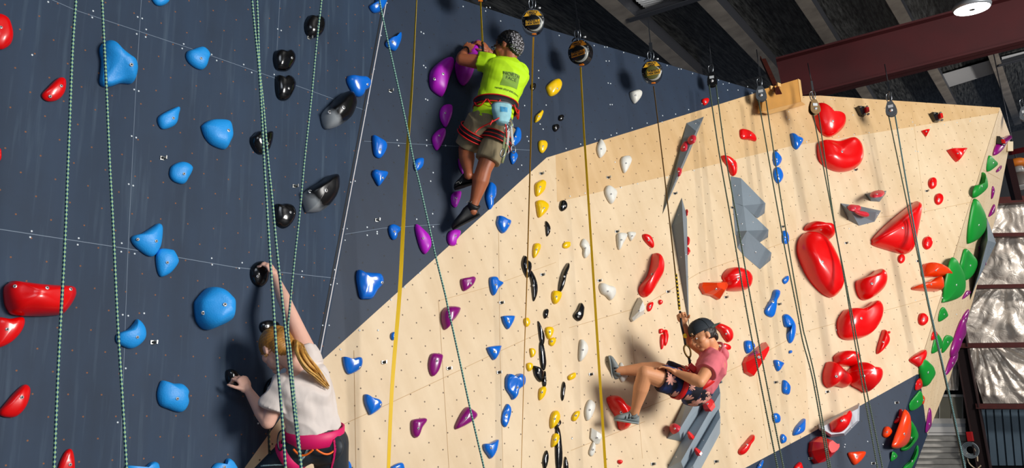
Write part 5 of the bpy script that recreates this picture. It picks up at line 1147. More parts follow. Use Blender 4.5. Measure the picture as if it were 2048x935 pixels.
def shoe(root, name, heel, toe, up, m, ms, w_=.044, L_ht=.075, ankle=None, straps=None, s=1.0):
    """fitted climbing shoe from heel to toe; up = away from the sole"""
    f = nrm(toe-heel); up = nrm(up-f*up.dot(f)); sd = f.cross(up); L_ = (toe-heel).length
    prof = [(-.02, .012, .03), (.0, .026, .055), (.08, .033, .078), (.22, .034, .088), (.36, .035, .080), (.52, .040, .062), (.68, .044, .050), (.82, .041, .040), (.93, .028, .030), (1.0, .010, .016)]
    rings = [(heel+f*L_*t+up*h*s/2-up*.012*math.sin(math.pi*t)*-1*.5, sd*w2*s, up*h*s/2) for t, w2, h in prof]
    mb = MB(); mb.loft(rings, 22, 0, 2.4)
    if ankle is not None: mb.lathe(heel+f*L_*.16+up*.05*s, nrm(ankle-(heel+f*L_*.16+up*.05*s)), [(0, .036*s), (.03*s, .038*s), (.045*s, .040*s), (.046*s, .034*s)], 20)
    o = mb.build(name, m, root)
    mb = MB(); rs = [(heel+f*L_*t-up*.001, sd*w2*s*1.06, up*.007*s) for t, w2, h in prof]; mb.loft(rs, 22, 0, 2.4); mb.build('sole', ms, o)
    for t in (straps or ()):
        i = prof[4]; hh = .088-.09*(t-.22); mb = MB(); c = heel+f*L_*t+up*hh*s/2
        mb.tube([c+sd*.040*s*math.cos(q)+up*hh*.54*s*math.sin(q) for q in [math.pi*(-.1+1.2*k/14) for k in range(15)]], .006*s, 6); mb.build('shoe_strap', mat('shoe_strap_black', (14, 14, 15), .5), o)
    return o
def band(c, ax, e1, a, b, h, th, n=44):
    """flat strap running once round an oval section"""
    ax = nrm(ax); e1 = nrm(e1-ax*e1.dot(ax)); e2 = ax.cross(e1); mb = MB(); vs = []
    for k in range(n):
        q = 2*math.pi*k/n; d = e1*math.cos(q)*a+e2*math.sin(q)*b; u = nrm(d)
        vs += [c+d-ax*h/2, c+d+u*th-ax*h/2*.9, c+d+u*th+ax*h/2*.9, c+d+ax*h/2]
    fs = [(k*4+j, k*4+(j+1) % 4, ((k+1) % n)*4+(j+1) % 4, ((k+1) % n)*4+j) for k in range(n) for j in range(4)]
    return mb.add(vs, fs, 0)
def edge_rings(root, c, ax, e1, a, b, h, r, m, name='webbing_edge'):
    ax = nrm(ax); e1 = nrm(e1-ax*e1.dot(ax)); e2 = ax.cross(e1)
    for s_ in (-1, 1):
        mb = MB(); mb.tube([c+e1*math.cos(q)*a+e2*math.sin(q)*b+ax*h/2*s_ for q in [2*math.pi*k/36 for k in range(36)]], r, 6, closed=True); mb.build(name, m, root)
def wrinkle(sx, sz, amp, ax, seed=0, hold=0):
    ax = nrm(ax)
    def fn(co, n):
        q = co-ax*co.dot(ax)*(1-sz); v = V((q.x*sx, q.y*sx, q.z*sx+seed))
        a = 1-abs(noise.noise(v))*2; b = noise.noise(v*2.3+V((3, 1, 7)))
        return amp*(max(0, a-.35)*1.3-.25+.35*b)
    return fn
def on_cloth(o, tgt, off=.0025, dr=None):
    """lay a flat print on the cloth"""
    org = parent_org(tgt) if tgt.parent is None else V(tgt['org']); tr = BVHTree.FromPolygons([v.co+org for v in tgt.data.vertices], [p.vertices[:] for p in tgt.data.polygons]); o2 = V(o['org'])
    ds = []
    if dr is not None:
        for v in o.data.vertices:
            q = tr.ray_cast(v.co+o2+dr*.25, -dr)
            if q[0] is not None: ds.append(q[3])
        md = sorted(ds)[len(ds)//2] if ds else 0
    for v in o.data.vertices:
        loc = None
        if dr is not None:
            loc, n_, i_, d_ = tr.ray_cast(v.co+o2+dr*.25, -dr)
            if loc is None or abs(d_-md) > .11: v.co = v.co+dr*(.25-md); continue
        if loc is None: loc, n_, i_, d_ = tr.find_nearest(v.co+o2)
        v.co = loc+n_*off-o2
SK1 = mat('skin_fair', (238, 186, 164), .5, noise_amt=.04, noise_scale=14); SK2 = mat('skin_brown', (168, 96, 62), .48, noise_amt=.06, noise_scale=14); SK3 = mat('skin_tan', (222, 154, 108), .5, noise_amt=.05, noise_scale=14)
# ======================= woman on the near facet
nA = PA.n
def JA(x, y, o): return PA.hit(x, y, o)
def womanf():
    c = JA(554, 697, .30); root = thing('person', JA(632, 900, .33), 'woman with blond ponytail in off-white T-shirt, dark leggings and pink harness, reaching up', 'person')
    nk = JA(596, 738, .37); sL, sR = JA(566, 775, .33), JA(618, 712, .36); hc = JA(634, 884, .35); hL, hR = JA(606, 892, .32), JA(660, 886, .38)
    wh, ws = nrm(hR-hL), nrm(JA(640, 712, .36)-JA(560, 772, .32)); fwd = -nA
    mb = MB(); up = nrm(Z*.88-RT*.30+AW*.12); f = nrm(-RT*.62+AW*.60-Z*.44)
    f, up, sd = head(mb, c, f, up, 1.0)
    mb.limb([(c-f*.02-up*.05, .05), (nk+Z*.015-f*.01, .052), (nk-Z*.05, .06)], 16)
    torso(mb, hc, nk, wh, ws, fwd, (.10, .145, .115, .115, .13, .145, .14, .09, .05), (.08, .10, .085, .09, .10, .095, .08, .06, .045))
    el, wr = JA(536, 842, .27), JA(497, 781, .13)
    mb.limb([(sL, .052), (sL.lerp(el, .5), .046), (el, .039), (el.lerp(wr, .3), .040), (el.lerp(wr, .75), .029), (wr, .023)], 18)
    hand(mb, wr, JA(482, 752, .10), -nA*.7+Z*-.2, .95, (1.0, 1.1, .7), thumb=1)
    e2_, w2 = JA(574, 612, .26), JA(549, 552, .12)
    mb.limb([(sR, .054), (sR.lerp(e2_, .45), .045), (e2_, .037), (e2_.lerp(w2, .3), .037), (e2_.lerp(w2, .8), .026), (w2, .022)], 18)
    hand(mb, w2, JA(536, 524, .09), nrm(-RT*.8-nA*.6), .9, (.8, 1.0, .6), thumb=-1)
    kR, aR = JA(672, 1060, .24), JA(640, 1200, .22); kL, aL = JA(527, 950, .13), JA(570, 1120, .16)
    mb.limb([(hR, .085), (kR, .055), (kR.lerp(aR, .3), .055), (aR, .034)], 18); mb.limb([(hL, .085), (kL, .055), (kL.lerp(aL, .3), .055), (aL, .034)], 18)
    b = union(mb, 'body', SK1, root, .005, 3)
    face_parts(root, c, f, up, sd, 1.0, mat('brow_brown', (92, 60, 36), .7))
    # hair
    HB = mat('hair_blond', (176, 122, 50), .42, noise_amt=.45, noise_scale=60, stretch=(1, 1, .25))
    HD = mat('hair_blond_light', (214, 164, 84), .42, noise_amt=.35, noise_scale=60, stretch=(1, 1, .25))
    tie = JA(585, 684, .34); mb = MB()
    mb.ell(c-f*.008+up*.034, f*.099, sd*.085, up*.090, 28, 18); mb.ell(c-f*.055-up*.005, f*.055, sd*.070, up*.075, 20, 14); mb.limb([(c-f*.08+up*.03, .045), (tie, .018)], 16)
    h_ = union(mb, 'hair', HB, root, .005, 4, wr=lambda co, n: .0016*math.sin(60*math.atan2((co-tie).dot(up), (co-tie).dot(sd))))
    for k in range(10):
        q = (k/9-.5)*.62; mb = MB(); a = c+f*(.06-.02*abs(q))+up*(.098-.11*abs(q))+sd*q*.14
        m_ = c-f*.02+up*(.128-.10*abs(q))+sd*q*.185; mb.tube(catmull([a, m_, c-f*.085+up*(.07-.03*abs(q))+sd*q*.10, tie], 6, False), [.004]*10+[.003]*9, 6)
        mb.build('hair_strand', HB if k % 2 else HD, h_)
    mb = MB(); mb.tube([tie+sd*.017*math.cos(t)+up*.019*math.sin(t) for t in [math.pi*i/8 for i in range(16)]], .007, 8, closed=True); mb.build('hair_tie', mat('tie_cream', (226, 200, 160), .6), h_)
    path = [tie, JA(598, 687, .42), JA(604, 706, .50), JA(616, 726, .53), JA(634, 746, .525), JA(652, 768, .51)]
    rnd = random.Random(3)
    for k in range(26):
        a0 = rnd.uniform(0, 6.28); rr = rnd.uniform(.2, 1)*1.0; ph = rnd.uniform(0, 6); pts = []
        for i, p in enumerate(path):
            w_ = (.008, .026, .034, .032, .026, .010)[i]*rr; aa = a0+.5*math.sin(i*1.1+ph); t = nrm(path[min(i+1, 5)]-path[max(i-1, 0)]); s1 = nrm(t.cross(nA)); pts.append(p+s1*w_*math.cos(aa)+nA*w_*.7*math.sin(aa)+(t*rnd.uniform(-.03, .03) if i == 5 else V()))
        q = catmull(pts, 6, False); mb = MB(); n_ = len(q); mb.tube(q, [.0075*(1-.75*(i/(n_-1))**3) for i in range(n_)], 6); mb.build('ponytail_lock', HD if k % 3 else HB, h_)
    mb = MB(); ear = c+(-sd if (-sd).dot(-AW) > 0 else sd)*.082-f*.004-up*.036; mb.tube([ear+f*.009*math.cos(t)+up*.010*math.sin(t) for t in [math.pi*i/6 for i in range(12)]], .0016, 6, closed=True); mb.build('earring', mat('gold', (220, 160, 60), .3, .8), root)
    # shirt
    WS = mat('shirt_offwhite', (226, 214, 206), .75, bump=.08, bump_scale=250)
    mb = MB(); torso(mb, hc+(nk-hc)*.14, nk, wh, ws, fwd, (.150, .150, .142, .145, .155, .160, .150, .10, .066), (.125, .122, .112, .115, .12, .112, .095, .074, .058), T_=(.03, .07, .2, .4, .6, .78, .9, .985, 1.01))
    se = sL.lerp(el, .62); d = nrm(se-sL); mb.lathe(sL-d*.05, d, [(0, .060), (.05, .076), ((se-sL).length*.6+.05, .083), ((se-sL).length+.05, .088)], 22)
    se = sR.lerp(e2_, .17); d = nrm(se-sR); mb.lathe(sR-d*.06, d, [(0, .066), (.06, .070), ((se-sR).length+.06, .061)], 22)
    mb.ell(sL, V((.07, 0, 0)), V((0, .07, 0)), V((0, 0, .07))); mb.ell(sR, V((.068, 0, 0)), V((0, .068, 0)), V((0, 0, .068)))
    union(mb, 'shirt', WS, root, .006, 5, wr=wrinkle(9, .35, .017, nrm(RT+Z*-.7), 2))
    # leggings
    LG = mat('leggings_charcoal', (34, 42, 50), .55, noise_amt=.06, noise_scale=60)
    mb = MB(); torso(mb, hc, nk, wh, ws, fwd, (.11, .158, .155, .135, .125), (.09, .118, .118, .10, .09), T_=(-.16, -.02, .08, .2, .27))
    mb.limb([(hR, .102), (hR.lerp(kR, .4), .088), (kR, .064), (kR.lerp(aR, .3), .064), (aR, .04)], 20); mb.limb([(hL, .10), (hL.lerp(kL, .5), .085), (kL, .066), (kL.lerp(aL, .3), .062), (aL, .04)], 20); mb.ell(hc-Z*.03+nA*.05, RT*.10, nA*.085, Z*.09)
    lg = union(mb, 'leggings', LG, root, .006, 5, wr=wrinkle(7, .6, .003, Z, 5))
    GS = mat('reflective_grey', (146, 176, 180), .5)
    def onl(pts, nm, m, r, tgt=lg):
        mb = MB(); mb.tube(catmull([JA(*p) for p in pts], 6, False), r, 6); o = mb.build(nm, m, root); o2 = V(o['org']); g = V(lg['org'])
        tr = BVHTree.FromPolygons([v.co+g for v in lg.data.vertices], [p.vertices[:] for p in lg.data.polygons])
        cs = sum((v.co for v in o.data.vertices), V())/len(o.data.vertices)
        for v in o.data.vertices:
            w_ = v.co+o2; r_ = nrm(w_-EYE); loc, n_, i_, d_ = tr.ray_cast(EYE, r_)
            if loc: v.co = loc-r_*(.003+.3*r)+(v.co-v.co)-o2+n_*0
        return o
    onl([(621, 884, .4), (613, 903, .4), (604, 918, .4)], 'reflective_stripe', GS, .006); onl([(522, 931, .3), (548, 929, .3), (570, 929, .3)], 'knee_stripe', GS, .004)
    onl([(668, 878, .4), (670, 900, .4), (664, 934, .4), (660, 960, .4)], 'leg_riser', mat('harness_pink', (226, 20, 104), .5), .006)
    # harness
    PK = mat('harness_pink', (226, 20, 104), .5); bc = hc+(nk-hc)*.11; ba = nrm((nk-hc)*1.0+RT*.10)
    bnd = band(bc, ba, wh, .149, .121, .082, .010).build('waist_belt', PK, root)
    for a0, a1 in ((.15, .38), (.46, .95)):
        e1 = nrm(wh-ba*wh.dot(ba)); e2 = ba.cross(e1)
        if e2.dot(nA) < 0: e2 = -e2
        tv = nrm(EYE-bc); qc_ = math.atan2(tv.dot(e2), tv.dot(e1)); mb = MB(); pts = [bc+e1*.158*math.cos(q)+e2*.130*math.sin(q) for q in [qc_-a0-(a1-a0)*(k/6) for k in range(7)]]
        vs = []
        for p in pts: vs += [p+ba*.002, p+ba*.030]
        mb.add(vs, [(2*i, 2*i+1, 2*i+3, 2*i+2) for i in range(6)], 0, smooth=False); mb.build('mesh_window', mat('harness_grey', (128, 132, 138), .6), bnd)
    OR = mat('gear_loop_orange', (246, 110, 20), .45)
    e1 = nrm(wh-ba*wh.dot(ba)); e2 = ba.cross(e1); 
    if e2.dot(nA) < 0: e2 = -e2
    tv = nrm(EYE-bc); qc_ = math.atan2(tv.dot(e2), tv.dot(e1))
    for q0, q1, dp in ((qc_+.65, qc_+.02, .03), (qc_-.06, qc_-.8, .035)):
        mb = MB(); mb.tube(catmull([bc+e1*.175*math.cos(q0+(q1-q0)*k/6)+e2*.148*math.sin(q0+(q1-q0)*k/6)-ba*(.032+dp*math.sin(math.pi*k/6)) for k in range(7)], 4, False), .0055, 8); mb.build('gear_loop', OR, bnd)
    th = hL.lerp(kL, .30); band(th, kL-hL, Z, .090, .090, .060, .007).build('leg_loop', PK, root)
    th = hR.lerp(kR, .42); band(th, kR-hR, wh, .098, .098, .05, .007).build('leg_loop', PK, root)
    # belay loop and clipped gear in front of the belt
    mb = MB(); p = JA(562, 880, .30); carab(mb, p, nrm(RT+Z*.3), Z, .018, .05, .0045); mb.build('belay_carabiner', MATS['steel_dark'], root)
    mb = MB(); mb.tube(catmull([JA(575, 872, .3), JA(566, 885, .28), JA(570, 905, .28), JA(580, 915, .3)], 6, False), .012, 8); mb.build('belay_loop', mat('loop_black', (16, 16, 18), .6), root)
    mb = MB(); mb.tube([JA(538, 858, .22), JA(538, 880, .22), JA(539, 906, .22)], .007, 8); mb.build('rope_tail', ROPE_B, root)
    for a_, k_, nm in ((aR, kR, 'shoe'), (aL, kL, 'shoe')):
        shoe(root, nm, a_-Z*.085+nA*.06, a_-Z*.10-nA*.15, Z, mat('shoe_black', (18, 18, 20), .5), mat('sole_black', (30, 30, 30), .8), ankle=a_)
womanf()
# ======================= man in lime on the middle facet
nB = PB.n
def JB(x, y, o): return PB.hit(x, y, o)
def greenf():
    root = thing('person', JB(985, 250, .38), 'man in lime-green T-shirt and khaki shorts climbing magenta holds, glasses and greying hair', 'person')
    c = JB(1014, 95, .46); nk = JB(1018, 130, .44); sL, sR = JB(975, 126, .36), JB(1036, 146, .42); hc = JB(983, 240, .36); hL, hR = JB(960, 244, .33), JB(1001, 256, .38)
    wh, ws = nrm(hR-hL), nrm(sR-sL); fwd = -nB; mb = MB(); s = .98
    f, up, sd = head(mb, c, nrm(-RT*.90+AW*.36-Z*.02), nrm(Z-RT*.08), s)
    mb.limb([(c-f*.02-up*.05, .056), (nk+Z*.01, .056), (nk-Z*.06, .07)], 16)
    torso(mb, hc, nk, wh, ws, fwd, (.11, .135, .125, .13, .14, .15, .145, .09, .055), (.09, .10, .09, .10, .11, .105, .09, .07, .05))
    el, wr = JB(923, 119, .24), JB(929, 103, .09)
    mb.limb([(sL, .058), (sL.lerp(el, .5), .052), (el, .043), (el.lerp(wr, .35), .044), (el.lerp(wr, .8), .031), (wr, .027)], 18)
    hand(mb, wr, JB(943, 86, .10), nrm(RT*.35-nB), .92, (.5, .7, .5), thumb=-1)
    e2_, w2 = JB(1006, 124, .13), JB(978, 104, .13)
    mb.limb([(sR, .058), (sR.lerp(e2_, .5), .050), (e2_, .042), (e2_.lerp(w2, .35), .043), (e2_.lerp(w2, .8), .031), (w2, .027)], 18)
    hand(mb, w2, JB(963, 84, .13), nrm(-RT*.6-nB), .95, (.55, .8, .6), thumb=1)
    kL, aL = JB(932, 298, .16), JB(937, 350, .23); kR, aR = JB(968, 338, .30), JB(946, 414, .20)
    mb.limb([(hL, .085), (kL, .056), (kL.lerp(aL, .35), .058), (kL.lerp(aL, .8), .036), (aL, .032)], 18)
    mb.limb([(hR, .088), (hR.lerp(kR, .6), .070), (kR, .056), (kR.lerp(aR, .32), .060), (kR.lerp(aR, .8), .036), (aR, .032), (aR+Z*-.03, .032)], 18)
    union(mb, 'body', SK2, root, .005, 3)
    face_parts(root, c, f, up, sd, s, mat('brow_black', (20, 16, 14), .7), mat('glasses_black', (12, 12, 14), .2))
    def salt():
        m = bpy.data.materials.new('hair_salt_pepper'); m.use_nodes = True; nt = m.node_tree; b = nt.nodes['Principled BSDF']; b.inputs['Roughness'].default_value = .5
        tc = N(nt, 'ShaderNodeTexCoord'); n = N(nt, 'ShaderNodeTexNoise'); n.inputs['Scale'].default_value = 95; n.inputs['Detail'].default_value = 2; nt.links.new(tc.outputs['Object'], n.inputs['Vector'])
        r = N(nt, 'ShaderNodeValToRGB'); r.color_ramp.elements[0].position = .50; r.color_ramp.elements[1].position = .60; r.color_ramp.elements[0].color = lin((16, 14, 15)); r.color_ramp.elements[1].color = lin((168, 166, 170))
        nt.links.new(n.outputs[0], r.inputs[0]); nt.links.new(r.outputs[0], b.inputs['Base Color']); return m
    mb = MB(); mb.ell(c-f*.022+up*.036, f*.100*s, sd*.088*s, up*.092*s, 28, 18); mb.ell(c-f*.062+up*.0, f*.052*s, sd*.080*s, up*.085*s, 22, 14)
    hr = union(mb, 'hair', mat('hair_black', (14, 12, 13), .5), root, .004, 2, wr=lambda co, n: .006*noise.noise(co*70))
    mb = MB(); mb.ell(c-f*.070+up*.012, f*.056*s, sd*.087*s, up*.092*s, 28, 18); union(mb, 'grey_curls', salt(), root, .004, 1, wr=lambda co, n: .008*noise.noise(co*80))
    LM = mat('shirt_lime', (190, 238, 8), .7, bump=.06, bump_scale=250)
    b0_ = hc+(nk-hc)*.0
    mb = MB(); torso(mb, b0_, nk, wh, ws, fwd, (.150, .152, .142, .146, .158, .168, .165, .11, .07), (.120, .122, .115, .122, .13, .128, .11, .085, .062), T_=(-.10, .0, .22, .42, .62, .8, .92, 1.02, 1.08), bulge=-.01)
    se = sL.lerp(el, .36); d = nrm(se-sL); mb.lathe(sL-d*.05, d, [(0, .07), (.05, .078), ((se-sL).length+.05, .070)], 22)
    se = sR.lerp(e2_, .4); d = nrm(se-sR); mb.lathe(sR-d*.05, d, [(0, .07), (.05, .078), ((se-sR).length+.05, .070)], 22)
    for q in (sL, sR): mb.ell(q, V((.074, 0, 0)), V((0, .074, 0)), V((0, 0, .074)))
    sh = union(mb, 'shirt', LM, root, .006, 5, wr=wrinkle(9, .4, .013, nrm(RT-Z*.5), 9))
    # back print: grey block with lettering and a curved line of words
    bp = JB(1033, 150, .60); ex = nrm(JB(1044, 160, .55)-JB(1018, 148, .55)); ey = nrm(nB.cross(ex)); 
    if ey.z < 0: ey = -ey
    mb = MB(); n_ = 14; g = [bp+ex*(-.062+.124*i/n_)+ey*(-.055+.105*j/n_) for j in range(n_+1) for i in range(n_+1)]
    mb.add(g, [(j*(n_+1)+i, j*(n_+1)+i+1, (j+1)*(n_+1)+i+1, (j+1)*(n_+1)+i) for j in range(n_) for i in range(n_)], 0); o = mb.build('back_print', mat('print_olive', (126, 164, 52), .7), root); on_cloth(o, sh, .002, nB)
    for s_, b_, z_ in (('NORTH', .030, .036), ('FACE', .0, .036)):
        o = text_mesh(s_, 'print_lettering', bp+ey*b_+ex*.0, ex, ey, z_, mat('print_dark', (60, 84, 30), .7), root, 0); on_cloth(o, sh, .004, nB)
    o = text_mesh('NEVER STOP EXPLORING', 'slogan', bp-ey*.085+ex*.004, nrm(ex+ey*-.05), ey, .0165, mat('print_black', (16, 24, 10), .7), root, 0, bold=.0003); on_cloth(o, sh, .004, nB)
    # shorts
    KH = mat('shorts_khaki', (142, 128, 98), .8, noise_amt=.05, noise_scale=20)
    mb = MB(); torso(mb, hc, nk, wh, ws, fwd, (.11, .156, .156, .148), (.10, .124, .122, .114), T_=(-.22, -.10, -.02, .05))
    se = hL.lerp(kL, .93); d = nrm(se-hL); mb.lathe(hL-d*.02, d, [(0, .10), ((se-hL).length*.5, .100), ((se-hL).length+.02, .088)], 22)
    se = hR.lerp(kR, .80); d = nrm(se-hR); mb.lathe(hR-d*.02, d, [(0, .106), ((se-hR).length*.5, .098), ((se-hR).length+.02, .092)], 22)
    mb.ell(hc-Z*.05+nB*.04, RT*.11, nB*.10, Z*.09)
    union(mb, 'shorts', KH, root, .006, 5, wr=wrinkle(8, .45, .007, nrm(Z+RT*.4), 4))
    # harness
    RD = mat('harness_red', (214, 22, 18), .5); BK_ = mat('harness_black', (20, 18, 20), .7)
    bc = hc+(nk-hc)*.24; ba = nrm((nk-hc)-RT*.10); bl = band(bc, ba, wh, .152, .124, .055, .010).build('waist_belt', BK_, root); edge_rings(bl, bc, ba, wh, .163, .136, .052, .0045, RD)
    for hp_, kn, t, a_ in ((hL, kL, .42, .108), (hR, kR, .30, .112)):
        q = hp_.lerp(kn, t); l_ = band(q, kn-hp_, wh, a_, a_, .060, .008).build('leg_loop', BK_, root); edge_rings(l_, q, kn-hp_, wh, a_+.009, a_+.009, .058, .0045, RD)
        mb = MB(); mb.tube([q+nrm(wh-(kn-hp_).normalized()*wh.dot((kn-hp_).normalized()))*math.cos(w_)*(a_+.009)+nrm((kn-hp_).cross(wh))*math.sin(w_)*(a_+.009) for w_ in [2*math.pi*k/36 for k in range(36)]], .0035, 6, closed=True); mb.build('webbing_edge', RD, l_)
    e1 = nrm(wh-ba*wh.dot(ba)); e2 = ba.cross(e1)
    if e2.dot(nB) < 0: e2 = -e2
    for q0, q1, dp in ((2.9, 2.2, .045), (2.15, 1.6, .05), (.9, .35, .045), (.3, -.2, .05)):
        mb = MB(); mb.tube(catmull([bc+e1*.170*math.cos(q0+(q1-q0)*k/6)+e2*.146*math.sin(q0+(q1-q0)*k/6)-ba*(.018+dp*math.sin(math.pi*k/6)) for k in range(7)], 4, False), .005, 8); mb.build('gear_loop', RD, bl)
    for pts in ([(1008, 230, .58), (985, 243, .56), (960, 256, .48), (950, 266, .46)], [(1008, 236, .58), (1012, 255, .56), (1013, 275, .54)], [(985, 240, .57), (980, 250, .56)]):
        mb = MB(); mb.tube(catmull([JB(*p) for p in pts], 5, False), .005, 6); mb.build('elastic_riser', RD, root)
    # chalk bag
    cb = JB(1004, 228, .555); bu_ = nrm(ba*1.0-RT*.1); bx = nrm(e1-bu_*e1.dot(bu_)); bn = bx.cross(bu_)
    CBm = mat('chalk_bag_blue', (150, 204, 214), .7, noise_amt=.2, noise_scale=16); mb = MB()
    mb.loft([(cb+bu_*h_, bx*a_, bn*b_) for h_, a_, b_ in ((-.078, .020, .02), (-.07, .040, .036), (-.03, .060, .046), (.02, .070, .05), (.06, .072, .05), (.068, .068, .046))], 28, 0, 2.2)
    cg = union(mb, 'chalk_bag', CBm, root, .004, 2, wr=lambda co, n: .004*noise.noise(co*22))
    mb = MB(); mb.tube([cb+bu_*.066+bx*.071*math.cos(t)+bn*.05*math.sin(t) for t in [2*math.pi*k/30 for k in range(30)]], .005, 6, closed=True); mb.build('bag_rim', mat('bag_rim_grey', (120, 134, 140), .6), cg)
    mb = MB(); n1 = bn if bn.dot(nB) > 0 else -bn
    g = [cb+n1*.07+bx*(-.032+.064*i/8)+bu_*(-.01+.04*j/8) for j in range(9) for i in range(9)]; mb.add(g, [(j*9+i, j*9+i+1, j*9+i+10, j*9+i+9) for j in range(8) for i in range(8)], 0); o = mb.build('bag_patch', mat('bag_patch_blue', (58, 150, 196), .6, noise_amt=.4, noise_scale=40), cg); on_cloth(o, cg, .002)
    # quickdraws hanging at the hip
    WS_ = mat('sling_white', (222, 224, 218), .6); OL = mat('sling_olive', (150, 156, 110), .6)
    for a_, b_, m_ in (((1022, 252, .52), (1026, 292, .50), WS_), ((1012, 262, .54), (1006, 300, .52), OL), ((1018, 258, .55), (1014, 295, .52), WS_)):
        p, q = JB(*a_), JB(*b_); mb = MB(); d = (q-p)/2; mb.box((p+q)/2, d, nrm(RT)*.008, nB*.003, 0, .002); s_ = mb.build('quickdraw_sling', m_, root)
        for e_, sg in ((p, 1), (q, -1)):
            mb = MB(); carab(mb, e_-nrm(d)*sg*.02, RT, nrm(d), .014, .03, .004); mb.build('quickdraw_carabiner', MATS['steel'], s_)
    p, q = JB(1014, 290, .52), JB(1004, 325, .50); mb = MB(); mb.tube([p, (p+q)/2, q], .010, 10); mb.build('brush', OL, root)
    shoe(root, 'shoe', JB(946, 366, .18), JB(909, 378, .075), nrm(Z+nB*.25), mat('shoe_black', (18, 18, 20), .5), mat('sole_black', (30, 30, 30), .8), ankle=aL)
    shoe(root, 'shoe', JB(959, 430, .20), JB(905, 458, .085), nrm(Z+nB*.25+RT*.1), mat('shoe_black', (18, 18, 20), .5), mat('sole_black', (30, 30, 30), .8), ankle=aR, s=1.15)
    for a_ in ((920, 366, .2), (940, 405, .22)):
        mb = MB(); p = JB(*a_); mb.tube(catmull([p-RT*.03, p-RT*.01+Z*.012, p+Z*-.004, p+RT*.012+Z*.01], 5, False), .002, 5); mb.build('shoe_lace', mat('lace_grey', (120, 120, 116), .7), root)
    # his strap reaches the harness behind the arms
    mb = MB(); mb.tube([P(965, 84, 5.83), P(967, 120, 5.80), P(967, 150, 5.80)], .009, 8); mb.build('lanyard_sleeve', BK_, root)
    p = cr_ = JB(931, 101, .13); mb = MB(); mb.tube([p+nrm((wr-el)).cross(Z)*.031*math.cos(t)+Z*.031*math.sin(t) for t in [math.pi*k/8 for k in range(16)]], .007, 6, closed=True); mb.build('wrist_watch', BK_, root)
greenf()
